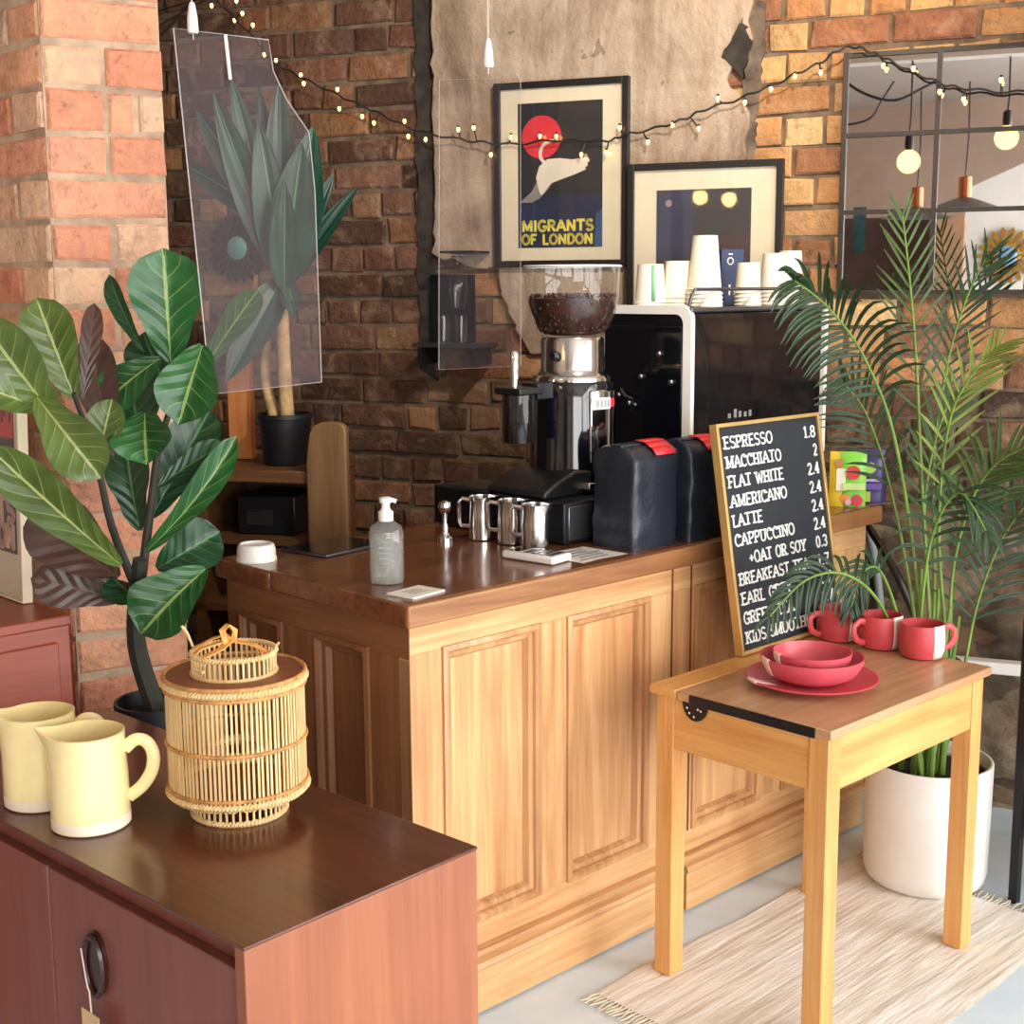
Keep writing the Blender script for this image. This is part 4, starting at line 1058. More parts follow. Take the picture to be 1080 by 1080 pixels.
t, art = print_frame('framed_picture', 'black framed dark picture propped behind the paper cups', 'picture', WF(-.680, -.058, 1.30), rad(WA), .464, .556, .020, .19, .80, .13, .86)
b = MB(); b.prism([(.09, .50 * .556), (.20, .52 * .556), (.20, .858 * .556), (.09, .858 * .556)], -.0116, -.0108); b.build('blue_field', M['print_navy'], art, smooth=False)
b = MB(); b.prism([(.20, .14 * .556), (.37, .14 * .556), (.37, .62 * .556), (.20, .60 * .556)], -.0118, -.0108); b.build('brown_field', M['print_maroon'], art, smooth=False)
b = MB(); b.prism(circ(.125, .44, .010), -.0122, -.0108); b.build('pale_moon', M['bird_grey'], art, smooth=False)

# mirror of nine panes
mr = thing('window_mirror', 'large iron framed mirror divided into panes on the brick wall', 'mirror', WF(-.055, -.03, 1.477), rad(WA))
b = MB(); MW, MH = .756, .655
for x in (0, .252, .504, .756): b.box(x - .007, x + .007, -.016, .006, -.007, MH + .007)
for z in (0, .225, .437, .655): b.box(-.007, MW + .007, -.015, .006, z - .006, z + .006)
b.build('iron_frame', M['iron'], mr, smooth=False)
xs, zs = (0, .252, .504, .756), (0, .225, .437, .655)
for i in range(3):
    for j in range(3):
        b = MB(); b.box(xs[i] + .006, xs[i + 1] - .006, -.004, .002, zs[j] + .005, zs[j + 1] - .005); b.build('mirror_pane', M['mirror'], mr, smooth=False)
b = MB(); b.box(-.005, MW + .005, .003, .028, -.005, MH + .005); b.build('backboard', M['frame_black'], mr, smooth=False)

# sunburst mirror
def sunburst(name, label, pos, rz, R, r, m_ray, m_glass, n, flip=1):
    t = thing(name, label, 'mirror', pos, rz)
    b = MB()
    for k in range(n):
        a = 2 * PI * k / n; da = PI / n * .80
        P = [(r * math.cos(a - da), r * math.sin(a - da)), (R * .86 * math.cos(a - da * .8), R * .86 * math.sin(a - da * .8)), (R * math.cos(a), R * math.sin(a)), (R * .86 * math.cos(a + da * .8), R * .86 * math.sin(a + da * .8)), (r * math.cos(a + da), r * math.sin(a + da))]
        b.prism(P, -.012 * flip, -.004 * flip)
    b.build('rays', m_ray, t, smooth=False, bevel=.001)
    Rx = Matrix.Rotation(PI / 2 * flip, 4, 'X')
    b = MB(); b.lathe([(r * 1.12, 0), (r * 1.12, .018), (r * .9, .022)], 40, M=Rx); b.build('rim', m_ray, t)
    b = MB(); b.lathe([(r * .92, .020), (r * .7, .026), (r * .35, .030), (.002, .031)], 40, M=Rx); b.build('glass', m_glass, t)
    return t
sunburst('sunburst_mirror', 'round dark sunburst mirror with teal glass on the dark brick wall', WF(-2.066, -.02, 1.634), rad(WA), .120, .046, M['sun_metal'], M['teal_glass'], 22)

# wall shelf with glasses
t = thing('wall_shelf', 'small dark wall shelf on the brick chase left of the poster', 'shelf', WF(-1.36, -.16, 1.318), rad(WA))
b = MB(); b.box(0, .235, 0, .14, -.006, .006); b.build('board', M['dark_steel'], t, smooth=False)
b = MB(); b.box(.01, .16, .125, .14, .006, .22); b.build('back_plate', M['black_metal'], t, smooth=False)
for x in (.02, .20):
    b = MB(); b.box(x, x + .015, 0, .14, -.06, -.006); b.build('bracket', M['black_metal'], t, smooth=False)
def tumbler(s, dd, z, r, h, label):
    t = thing('tumbler', label, 'glass', WF(s, dd, z), 0, 'glasses by the wall shelf'); b = MB()
    b.lathe([(r * .85, 0), (r, h), (r * .93, h), (r * .8, .006)], 24); b.build('glass', M['clear'], t); return t
tumbler(-1.275, -.10, 1.3245, .020, .085, 'left small clear glass on the dark wall shelf')
tumbler(-1.215, -.10, 1.3245, .020, .085, 'right small clear glass on the dark wall shelf')
t = thing('hanging_flute', 'clear flute glass hanging upside down under the wall shelf plate edge', 'glass', WF(-1.205, -.145, 1.585)); b = MB()
b.lathe([(.030, .012), (.030, .010), (.006, .006), (.004, -.02), (.028, -.05), (.030, -.09), (.020, -.15)], 24, cap1=False); b.build('glass', M['clear'], t)
t['label'] = 'clear pointed glass hanging at the right edge of the dark wall shelf'
b = MB(); b.box(.10, .215, -.0, .14, .285, .292); b.build('glass_rail', M['black_metal'], bpy.data.objects['wall_shelf'], smooth=False)

# fairy lights
wire = [(-2.111, 2.448), (-2.005, 2.356), (-1.883, 2.228), (-1.778, 2.17), (-1.634, 2.102), (-1.505, 2.045), (-1.371, 1.986), (-1.207, 1.95), (-1.063, 1.932), (-.891, 1.936), (-.754, 1.928), (-.686, 1.944), (-.548, 1.968), (-.462, 1.999), (-.336, 2.033), (-.227, 2.072), (-.126, 2.113), (-.055, 2.15), (.01, 2.136), (.076, 2.101), (.18, 2.049), (.269, 2.021), (.417, 2.005), (.55, 2.02), (.70, 2.08)]
blb = [(-2.385, 2.408), (-2.381, 2.346), (-2.108, 2.418), (-2.013, 2.426), (-1.992, 2.385), (-2.022, 2.366), (-1.954, 2.346), (-1.915, 2.251), (-1.872, 2.23), (-1.782, 2.179), (-1.772, 2.152), (-1.65, 2.127), (-1.645, 2.067), (-1.563, 2.039), (-1.522, 2.017), (-1.414, 2.017), (-1.402, 1.97), (-1.342, 1.958), (-1.23, 1.983), (-1.178, 1.986), (-1.121, 1.903), (-1.054, 1.952), (-.959, 1.951), (-.907, 1.948), (-.827, 1.891), (-.748, 1.894), (-.707, 1.964), (-.62, 1.919), (-.545, 1.965), (-.467, 1.951), (-.412, 2.032), (-.333, 2.017), (-.259, 2.05), (-.192, 2.081), (-.12, 2.087), (.05, 2.095), (.13, 2.082), (.202, 2.017), (.265, 1.994), (.359, 2.039)]
fl = thing('fairy_lights', 'string of warm fairy lights draped across the rear wall and pictures', 'string lights', WF(0, 0), rad(WA))
wp = spline([(s, -.068, z) for s, z in wire], 8)
for i, p in enumerate(wp): p.y += .006 * math.sin(i * .7); p.z += .004 * math.sin(i * 1.3)
b = MB(); b.tube(wp, .0032, 6); b.tube(spline([(-2.42, -.05, 2.47), (-2.39, -.05, 2.40), (-2.37, -.05, 2.33), (-2.30, -.05, 2.36), (-2.2, -.05, 2.44), (-2.111, -.06, 2.448)]), .0032, 6); b.build('cable', M['wire_dark'], fl)
for k, (s, z) in enumerate(blb):
    p = Vector((s, -.072, z)); q = min(wp, key=lambda w: (w - p).length)
    hd = MB()
    if (q - p).length > .008: hd.tube([q, p + (q - p).normalized() * .008], .0026, 5)
    hd.lathe([(.004, .004), (.004, .012)], 8, p); lead = hd.build('bulb_socket', M['wire_dark'], fl)
    b = MB(); b.lathe([(.0015, -.0085), (.0048, -.004), (.0056, 0), (.0042, .005), (.002, .008)], 10, p); b.build('bulb', M['bulb'], lead)

# ================================================================== HANGING SCREENS
def screen(name, label, pts, d, hang, mt='acrylic'):
    t = thing(name, label, 'screen', CF(0, 0), rad(CA)); b = MB(); b.prism(pts, d - .0025, d + .0025); b.build('sheet', M[mt], t, smooth=False)
    edge = MB(); n = len(pts); edge.tube([(x, d, z) for x, z in pts], .0013 if mt == 'acrylic' else .0006, 5, closed=True); edge.build('polished_edge', plain('pale_sheet_edge', '#b9b3ae', .3, var=0), t)
    for x, z in hang:
        b = MB(); b.tube([(x, d, z), (x, d, 2.95)], .0012, 5); b.build('cord', M['string'], t)
        b = MB(); b.lathe([(.004, .055), (.006, .05), (.0095, .028), (.0105, .004), (.009, 0)], 14, (x, d, z + .012)); b.build('white_clip', M['white'], t)
    return t
SD = .36
screen('hanging_screen', 'clear hanging acrylic screen with cut corner in front of the dracaena', [(-0.237, 1.975), (-0.029, 1.978), (-0.02, 1.92), (0.009, 1.869), (0.061, 1.809), (0.071, 1.697), (0.074, 1.306), (-0.191, 1.296)], SD, [(-0.196, 1.959)])
b = MB(); x0, z0 = (-0.13, 1.975); x1, z1 = (-0.123, 1.894)
b.tube([(x0, SD - .006, z0), (x1, SD - .006, z1)], .0035, 8); b.build('hanger_bar', M['white'], bpy.data.objects['hanging_screen'])
screen('hanging_screen', 'faint clear hanging acrylic screen between the brick chase and the grinder', [(0.185, 1.895), (0.404, 1.92), (0.4, 1.335), (0.173, 1.337)], .10, [(0.315, 1.919)], 'acrylic_faint')

# ================================================================== PLANTS
VIEW = Vector((0, -1, .15)).normalized()
def leafmesh(b, P0, P1, w, nrm, fold=.16, curl=.10, shape='fig', ripple=.02, nu=8, nv=14, side_bend=0):
    P0, P1 = Vector(P0), Vector(P1); ax = P1 - P0; L = ax.length; t = ax / L
    s = t.cross(nrm); s = s.normalized() if s.length > 1e-4 else t.orthogonal(); n = s.cross(t).normalized()
    if n.dot(nrm) < 0: n = -n
    ph = random.random() * 6
    def prof(j):
        if shape == 'fig': return (min(1, (j + .02) ** .62 * 1.18)) * (1 - j ** 5) ** .55 * (1 - .10 * math.exp(-((j - .33) / .10) ** 2))
        if shape == 'lanc': return max(0, math.sin(PI * min(1, j ** .75))) ** .8
        return max(.0, 1 - j ** 2.2) * min(1, .45 + j * 4)
    def fn(i, j):
        x = 2 * i - 1; wj = w * .5 * prof(j)
        return P0 + t * (L * j) + s * (x * wj + side_bend * L * (j * (1 - j)) * 4) + n * (abs(x) * wj * fold * 2 - curl * L * (2 * j - 1) ** 2 * .5 + ripple * w * math.sin(j * 17 + ph + x * 1.5) * abs(x))
    b.grid(nu, nv, fn); return b
def add_leaf(root, P0, P1, w, mat_, nrm=VIEW, name='leaf', **kw):
    o_ = root.location; b = MB(); leafmesh(b, Vector(P0) - o_, Vector(P1) - o_, w, Vector(nrm).normalized(), **kw)
    return b.build(name, M[mat_], root, recalc=False, angle=80)
def tube_part(root, pts, r, mat_, name, radii=None, seg=8):
    o_ = root.location; b = MB(); pp = spline([Vector(p) - o_ for p in pts], 5)
    rr = [radii[0] + (radii[1] - radii[0]) * k / (len(pp) - 1) for k in range(len(pp))] if radii else None
    b.tube(pp, r, seg, radii=rr); return b.build(name, M[mat_], root)

# --- fiddle leaf fig between the sideboard and the pier
fg = thing('fiddle_leaf_fig', 'large fiddle leaf fig with broad veined leaves in front of the brick pier', 'plant', (-.70, 2.60, 0))
b = MB(); b.lathe([(.070, .002), (.078, .01), (.084, .40), (.086, .70), (.080, .70), (.078, .67)], 40, cap1=False); b.build('planter', M['pot_black'], fg)
b = MB(); b.lathe([(.001, .672), (.0785, .668)], 32, cap0=False, cap1=False); b.build('soil', M['soil'], fg)
tube_part(fg, [(-.70, 2.60, .66), (-0.735, 2.600, 0.792), (-0.730, 2.580, 0.892), (-0.711, 2.560, 0.990)], .018, 'bark', 'trunk', (.022, .014))
tube_part(fg, [(-0.725, 2.580, 0.892), (-0.693, 2.580, 1.078), (-0.674, 2.600, 1.204), (-0.638, 2.640, 1.328)], .008, 'bark', 'branch', (.010, .005))
tube_part(fg, [(-0.728, 2.580, 0.930), (-0.744, 2.500, 1.065), (-0.743, 2.420, 1.208), (-0.749, 2.340, 1.324)], .007, 'bark', 'branch', (.009, .004))
FL = [  # base, tip, width, material, normal, extras
 ((-0.670, 2.700, 1.357), (-0.669, 2.680, 1.577), .165, 'fig', (.25, -1, .15), dict(curl=.05)),
 ((-0.714, 2.660, 1.378), (-0.776, 2.660, 1.527), .055, 'fig_dark', (-.6, -1, .1), {}),
 ((-0.611, 2.720, 1.345), (-0.522, 2.880, 1.504), .072, 'fig', (.3, -1, .5), dict(fold=.05)),
 ((-0.587, 2.620, 1.397), (-0.621, 2.540, 1.253), .135, 'fig', (.2, -1, .35), dict(fold=.3, curl=.12)),
 ((-0.671, 2.620, 1.372), (-0.780, 2.580, 1.282), .105, 'fig', (-.2, -1, .25), dict(fold=.1)),
 ((-0.689, 2.560, 1.273), (-0.674, 2.500, 1.182), .130, 'fig', (0, -1, .5), dict(fold=.32)),
 ((-0.703, 2.560, 1.001), (-0.525, 2.600, 1.221), .068, 'fig', (.5, -1, .4), dict(fold=.28, side_bend=.04)),
 ((-0.676, 2.580, 1.130), (-0.555, 2.640, 1.206), .060, 'fig_dark', (.2, -1, .6), {}),
 ((-0.588, 2.560, 0.974), (-0.703, 2.500, 0.860), .150, 'fig', (-.05, -1, .45), dict(fold=.26, curl=.12)),
 ((-0.710, 2.620, 0.883), (-0.749, 2.500, 0.962), .10, 'fig_dark', (-.2, -1, .1), {}),
 ((-0.707, 2.660, 0.951), (-0.587, 2.700, 1.019), .125, 'fig_dark', (.2, -1, .2), {}),
 ((-0.712, 2.660, 1.056), (-0.600, 2.720, 1.265), .120, 'fig_dark', (.1, -1, .1), {}),
 ((-0.734, 2.640, 1.031), (-0.759, 2.660, 1.225), .110, 'fig_dark', (-.1, -1, .1), {}),
 ((-0.751, 2.560, 1.191), (-0.806, 2.620, 1.416), .100, 'fig_brown_shade', (.1, -1, 0), {}),
 ((-0.724, 2.660, 1.178), (-0.760, 2.720, 1.351), .150, 'fig_dark', (0, -1, 0), {}),
 ((-0.673, 2.700, 1.286), (-0.734, 2.740, 1.416), .120, 'fig_dark', (0, -1, .1), {}),
 # left cluster
 ((-0.755, 2.360, 1.314), (-0.810, 2.360, 1.486), .108, 'fig_olive', (.15, -1, .1), dict(curl=.04)),
 ((-0.778, 2.340, 1.274), (-0.871, 2.260, 1.451), .125, 'fig_olive', (-.1, -1, .3), {}),
 ((-0.800, 2.300, 1.323), (-0.693, 2.280, 1.186), .112, 'fig_olive', (.05, -1, .4), dict(fold=.24)),
 ((-0.712, 2.460, 0.989), (-0.847, 2.200, 1.245), .098, 'fig_olive', (-.15, -1, .55), dict(fold=.12)),
 ((-0.787, 2.360, 1.288), (-0.883, 2.240, 1.350), .072, 'fig_olive', (-.1, -1, .5), {}),
 ((-0.745, 2.520, 0.958), (-0.875, 2.460, 1.106), .160, 'fig_brown_shade', (-.1, -1, .1), dict(fold=.05)),
 ((-0.764, 2.440, 1.308), (-0.752, 2.500, 1.478), .045, 'fig_brown_shade', (.4, -1, 0), {}),
 ((-0.753, 2.580, 0.908), (-0.916, 2.540, 0.959), .100, 'fig_brown_shade', (-.1, -1, .3), dict(fold=.05)),
 ((-0.770, 2.500, 1.163), (-0.737, 2.520, 1.301), .080, 'fig_olive', (.1, -1, .1), {}),
]
for P0, P1, w, m_, nr, kw in FL: add_leaf(fg, P0, P1, w, m_, nr, **kw)

# --- shelf unit, post and dracaena behind the counter
sx0 = Vector((-0.925, 3.950, 0.988)); SHZ = sx0.z
su_ = thing('shelf_unit', 'dark brown wooden shelf unit with rounded end board behind the counter', 'shelf', (sx0.x, sx0.y, 0), rad(WA * .6))
b = MB(); b.box(0, .375, -.05, .34, SHZ - .035, SHZ); b.build('top_board', M['shelf_wood'], su_, bevel=.004)
b = MB(); b.box(0, .375, .30, .33, 0, SHZ - .035); b.build('back_board', M['shelf_wood'], su_, smooth=False)
b = MB(); b.box(0, .375, -.03, .30, SHZ - .22, SHZ - .20); b.box(0, .375, -.03, .30, SHZ - .42, SHZ - .40); b.build('inner_shelf', M['shelf_wood'], su_, smooth=False)
pl_ = [(.372, 0), (.490, 0), (.490, SHZ + .120)] + [(.455 + .035 * math.cos(k * PI / 12), SHZ + .120 + .022 * math.sin(k * PI / 12)) for k in range(1, 7)] + [(.42 + .0 * k, SHZ + .142) for k in range(1)] + [(.397, SHZ + .132), (.384, SHZ + .112), (.378, SHZ + .08), (.372, SHZ + .03)]
b = MB(); b.prism(pl_, -.065, -.035); b.build('end_board', M['end_wood'], su_, bevel=.003)
b = MB(); b.box(.0, .03, -.03, .30, 0, SHZ - .035); b.build('side_board', M['shelf_wood'], su_, smooth=False)
t = thing('storage_box', 'black box inside the dark shelf unit behind the tablet', 'box', (su_.matrix_basis @ Vector((.21, .12, SHZ - .20)))[:], rad(WA * .6))
b = MB(); b.box(-.09, .09, -.10, .10, .001, .115); b.build('case', M['black'], t, bevel=.004); b = MB(); b.box(-.06, .02, -.1025, -.099, .03, .075); b.build('front_plate', M['dark_steel'], t, smooth=False)
t = thing('timber_post', 'orange pine post standing at the left end of the dark shelf unit', 'post', (su_.matrix_basis @ Vector((.065, .20, SHZ)))[:], rad(WA * .6))
b = MB(); b.box(-.036, .036, -.02, .02, .001, .32); b.build('post', M['post_wood'], t, bevel=.003)

dp = su_.matrix_basis @ Vector((.245, .10, SHZ)); dr_ = thing('dracaena', 'tall dracaena in a black pot behind the hanging clear screen', 'plant', dp[:])
b = MB(); b.lathe([(.060, .001), (.064, .006), (.078, .135), (.082, .137), (.082, .150), (.075, .150), (.073, .13)], 36, cap1=False); b.build('pot', M['pot_black'], dr_)
b = MB(); b.lathe([(.001, .130), (.0735, .128)], 24, cap0=False, cap1=False); b.build('soil', M['soil'], dr_)
dY = dp.y
tube_part(dr_, [dp + Vector((.008, 0, .12)), (-0.662, 4.000, 1.237), (-0.664, 4.000, 1.429), (-0.667, 4.000, 1.596)], .018, 'cane_trunk', 'trunk', (.022, .019), 12)
tube_part(dr_, [dp + Vector((-.028, .01, .12)), (-0.727, 4.050, 1.234), (-0.719, 4.050, 1.373)], .014, 'cane_trunk', 'trunk', (.018, .015), 12)
DLW = [((-0.663, 4.000, 1.542), (-0.818, 3.900, 2.036), 0.1, 'drac'),
  ((-0.660, 4.000, 1.542), (-0.776, 3.950, 2.084), 0.09, 'drac'),
  ((-0.657, 4.000, 1.550), (-0.650, 4.000, 2.080), 0.11, 'drac_dark'),
  ((-0.652, 4.000, 1.537), (-0.718, 4.050, 2.077), 0.075, 'drac_dark'),
  ((-0.653, 4.000, 1.510), (-0.551, 3.950, 1.949), 0.15, 'drac'),
  ((-0.650, 3.980, 1.510), (-0.577, 3.900, 1.898), 0.14, 'drac'),
  ((-0.674, 4.000, 1.692), (-0.878, 3.950, 1.992), 0.105, 'drac'),
  ((-0.688, 4.020, 1.704), (-0.928, 4.000, 1.853), 0.09, 'drac_dark'),
  ((-0.660, 3.980, 1.537), (-0.706, 3.950, 1.904), 0.1, 'drac'),
  ((-0.648, 4.000, 1.510), (-0.433, 4.000, 1.792), 0.06, 'drac_dark'),
  ((-0.648, 4.000, 1.510), (-0.508, 4.050, 1.828), 0.07, 'drac_dark'),
  ((-0.650, 3.980, 1.510), (-0.695, 3.900, 1.955), 0.11, 'drac'),
  ((-0.646, 3.950, 1.483), (-0.619, 3.850, 1.792), 0.085, 'drac'),
  ((-0.653, 4.000, 1.510), (-0.605, 3.850, 1.418), 0.05, 'drac'),
  ((-0.653, 3.970, 1.531), (-0.803, 3.850, 1.242), 0.11, 'drac_dark'),
  ((-0.642, 3.970, 1.537), (-0.607, 3.900, 1.430), 0.045, 'drac')]

for (P0, P1, w, m_) in DLW: add_leaf(dr_, P0, P1, w, m_, (U(-.25, .25), -1, U(0, .4)), fold=.12, curl=U(.02, .10), shape='lanc', ripple=.01)

# --- palm in the white pot
pb_ = Vector((1.045, 3.285, 0)); pal = thing('kentia_palm', 'tall green palm in a white pot to the right of the school desk', 'plant', (pb_.x, pb_.y, .004))
b = MB(); b.lathe([(.110, .001), (.132, .004), (.146, .016), (.152, .04), (.155, .318), (.153, .322), (.148, .322), (.146, .29)], 64, cap1=False); b.build('pot', M['pot_white'], pal)
b = MB(); b.lathe([(.001, .288), (.147, .283)], 40, cap0=False, cap1=False); b.build('soil', M['soil'], pal)
def frond(pts, n, ll, mat_, nrm=(0, -1, .1), r=(.006, .002), start=.3, droop=.25, ang=48, wid=.014, stem='stem'):
    o_ = pal.location; pp = spline([Vector(p) - o_ for p in pts], 10); N_ = Vector(nrm).normalized(); m = len(pp)
    b = MB(); b.tube(pp, .004, 6, radii=[r[0] + (r[1] - r[0]) * k / (m - 1) for k in range(m)], m=0)
    for k in range(n):
        q = start + (1 - start) * k / (n - 1); f_ = q * (m - 1); i = min(int(f_), m - 2); p = pp[i].lerp(pp[i + 1], f_ - i)
        t = (pp[min(i + 1, m - 1)] - pp[max(i - 1, 0)]).normalized(); s_ = t.cross(N_).normalized()
        u_ = (q - start) / (1 - start); L = ll * (.55 + .45 * math.sin(PI * min(1, .15 + u_ * .95))) * U(.88, 1.1)
        for sg in (-1, 1):
            a = rad(ang * (1 - .45 * u_) + U(-6, 6)); d_ = (t * math.cos(a) + s_ * (sg * math.sin(a)) + N_ * U(-.05, .30)).normalized()
            prev = None; ns = 5; c_ = p.copy(); dd = d_.copy()
            for j in range(ns + 1):
                x = j / ns; wj = wid * .5 * (math.sin(PI * (.12 + .86 * x)) ** .7) + .0003
                sv = dd.cross(N_); sv = sv.normalized() if sv.length > 1e-3 else s_
                nn = sv.cross(dd).normalized() * (wj * .45)
                row = [b.vert(c_ - sv * wj + nn), b.vert(c_), b.vert(c_ + sv * wj + nn)]
                if prev:
                    for e in (0, 1): b.face((prev[e], prev[e + 1], row[e + 1], row[e]), 1, [(.15 + .35 * e, x - .2), (.5 + .35 * e, x - .2), (.5 + .35 * e, x), (.15 + .35 * e, x)])
                prev = row; dd = (dd + Vector((0, 0, -1)) * (droop / ns) * (1 + x)).normalized(); c_ = c_ + dd * (L / ns)
    return b.build('frond', [M[stem], M[mat_]], pal, recalc=False, angle=80)
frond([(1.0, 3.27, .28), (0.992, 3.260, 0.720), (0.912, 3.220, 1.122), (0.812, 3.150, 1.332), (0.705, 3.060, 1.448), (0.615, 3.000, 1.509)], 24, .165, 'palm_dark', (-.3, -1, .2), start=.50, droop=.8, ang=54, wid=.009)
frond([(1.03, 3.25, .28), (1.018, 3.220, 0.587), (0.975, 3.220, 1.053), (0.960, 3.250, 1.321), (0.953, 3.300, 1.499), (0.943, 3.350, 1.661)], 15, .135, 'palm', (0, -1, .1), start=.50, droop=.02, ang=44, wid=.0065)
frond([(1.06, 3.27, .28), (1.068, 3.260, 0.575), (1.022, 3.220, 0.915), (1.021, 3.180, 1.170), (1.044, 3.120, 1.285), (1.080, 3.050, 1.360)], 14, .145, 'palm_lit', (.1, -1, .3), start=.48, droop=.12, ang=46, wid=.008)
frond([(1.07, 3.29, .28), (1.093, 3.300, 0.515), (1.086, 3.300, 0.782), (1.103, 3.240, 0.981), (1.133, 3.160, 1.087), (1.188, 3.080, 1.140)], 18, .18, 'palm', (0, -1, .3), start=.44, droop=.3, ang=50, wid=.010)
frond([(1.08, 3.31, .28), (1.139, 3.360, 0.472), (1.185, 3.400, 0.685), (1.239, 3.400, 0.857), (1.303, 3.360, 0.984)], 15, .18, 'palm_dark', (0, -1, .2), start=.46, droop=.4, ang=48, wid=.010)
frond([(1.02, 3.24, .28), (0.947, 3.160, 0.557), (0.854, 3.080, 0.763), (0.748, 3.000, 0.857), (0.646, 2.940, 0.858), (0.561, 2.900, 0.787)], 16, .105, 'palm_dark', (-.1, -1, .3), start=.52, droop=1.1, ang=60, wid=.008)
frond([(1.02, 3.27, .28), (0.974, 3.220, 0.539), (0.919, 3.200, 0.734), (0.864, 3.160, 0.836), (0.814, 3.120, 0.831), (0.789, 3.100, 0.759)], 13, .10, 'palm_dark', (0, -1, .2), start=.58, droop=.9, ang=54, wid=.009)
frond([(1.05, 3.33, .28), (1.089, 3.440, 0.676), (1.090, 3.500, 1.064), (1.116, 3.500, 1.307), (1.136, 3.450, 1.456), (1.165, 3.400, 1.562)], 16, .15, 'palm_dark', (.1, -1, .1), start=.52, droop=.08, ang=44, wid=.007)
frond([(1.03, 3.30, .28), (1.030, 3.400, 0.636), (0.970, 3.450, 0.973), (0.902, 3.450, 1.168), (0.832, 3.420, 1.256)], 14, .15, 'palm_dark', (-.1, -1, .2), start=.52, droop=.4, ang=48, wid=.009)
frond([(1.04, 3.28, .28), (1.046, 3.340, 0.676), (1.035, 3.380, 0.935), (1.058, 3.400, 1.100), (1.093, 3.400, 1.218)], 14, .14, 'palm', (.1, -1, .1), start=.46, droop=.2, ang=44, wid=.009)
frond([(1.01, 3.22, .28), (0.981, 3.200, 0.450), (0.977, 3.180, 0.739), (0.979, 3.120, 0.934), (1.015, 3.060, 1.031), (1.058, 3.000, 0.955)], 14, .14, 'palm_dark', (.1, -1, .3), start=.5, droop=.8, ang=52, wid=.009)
for (x, y, q) in ((1.0, 3.26, (0.991, 3.240, 0.819)), (1.03, 3.22, (1.052, 3.200, 0.733)), (1.07, 3.26, (1.092, 3.250, 0.698)), (1.05, 3.3, (1.054, 3.300, 0.758)), (.98, 3.3, (0.976, 3.300, 0.662))):
    tube_part(pal, [(x, y, .27), (x * .7 + q[0] * .3, y * .7 + q[1] * .3, .5), q], .007, 'stem', 'stalk', (.009, .004))

# ================================================================== RIGHT EDGE
st = thing('metal_stand', 'black metal stand at the right edge beside the palm pot', 'stand', (1.226, 3.15, 0), rad(DA))
for x, y in ((0, 0), (.40, 0), (0, -.34), (.40, -.34)):
    b = MB(); b.box(x - .011, x + .011, y - .011, y + .011, .001, .99); b.build('leg', M['black_metal'], st, bevel=.001)
b = MB(); b.box(-.011, .411, -.351, .011, .97, .99); b.build('top_plate', M['black_metal'], st, smooth=False)
b = MB(); b.box(.012, .388, -.328, -.012, .165, .185); b.build('lower_shelf', M['black_metal'], st, smooth=False)
b = MB(); b.tube([(.0, -.34, .19), (.40, -.34, .96)], .008, 6); b.tube([(0, 0, .72), (.0, -.34, .5)], .008, 6); b.build('brace', M['black_metal'], st)
t = thing('black_hose', 'black bent cable hanging from the counter end towards the skirting', 'cable', (0.960, 3.900, 0.883))
b = MB(); o_ = t.location; b.tube(spline([Vector(p) - o_ for p in ((0.960, 3.900, 0.877), (0.995, 3.840, 0.845), (1.020, 3.740, 0.790), (1.053, 3.660, 0.715), (1.096, 3.650, 0.621), (1.141, 3.650, 0.532), (1.201, 3.650, 0.486), (1.247, 3.660, 0.456))]), .0105, 8); b.build('cable', M['black'], t)
t = thing('waste_pipe', 'grey pipe running down the rubble wall beside the counter end', 'pipe', (1.017, 3.860, 0.842))
b = MB(); o_ = t.location; b.tube(spline([Vector(p) - o_ for p in ((1.022, 3.900, 0.827), (1.050, 3.900, 0.737), (1.066, 3.880, 0.614), (1.081, 3.860, 0.435), (1.095, 3.860, 0.234))]), .012, 10); b.build('pipe', M['grey_pipe'], t)

# ================================================================== LEFT EDGE
cA = Vector((-0.863, 2.600, 0.873))
cb = thing('red_cupboard', 'reddish brown wooden cupboard left of the brick pier', 'cupboard', (cA.x, cA.y, 0), rad(44))
CZ = cA.z
b = MB(); b.box(-.70, 0, 0, .30, CZ - .02, CZ); b.build('top', M['redwood'], cb, bevel=.003)
b = MB(); b.box(-.69, -.002, .006, .29, .0, CZ - .02); b.build('body', M['redwood'], cb, bevel=.002)
b = MB(); b.box(-.66, -.03, -.004, .006, .06, CZ - .05); b.build('door', M['redwood'], cb, bevel=.003)
pz = CZ + .001; q1 = Vector((-0.971, 2.7, 0.873))
t, art = print_frame('leaning_poster', 'cream bordered poster leaning above the red cupboard at the left edge', 'picture', (0, 0, 0), rad(134), .433, .52, .003, .10, .90, .18, .90)
dirp = Vector((math.cos(rad(134 + 180)), math.sin(rad(134 + 180)), 0))
t.location = (q1.x - dirp.x * .433, q1.y - dirp.y * .433, pz); t.rotation_euler = (rad(-2), 0, rad(134 + 180))
for ch in t.children:
    if ch.name.startswith('frame'): ch.data.materials[0] = M['cream']
b = MB(); b.prism(rect(.045, .388, .33, .465), -.0118, -.0108); b.build('red_field', M['sun_red'], art, smooth=False)
b = MB()
for k in range(7): b.prism(rect(.30 + .012 * k, .308 + .012 * k, .36 + .012 * (k % 3), .40 + .014 * (k % 2)), -.0122, -.0108)
b.build('dark_marks', M['print_dark'], art, smooth=False)
b = MB(); b.prism(rect(.045, .388, .195, .26), -.0118, -.0108); b.build('blue_field', M['print_blue'], art, smooth=False)
lettering('MIGRANTS', .055, .160, .046, .325, .30, 0, .16, y0=-.0126, y1=-.0110).build('title_lettering', M['title_peach'], art, smooth=False, recalc=False)
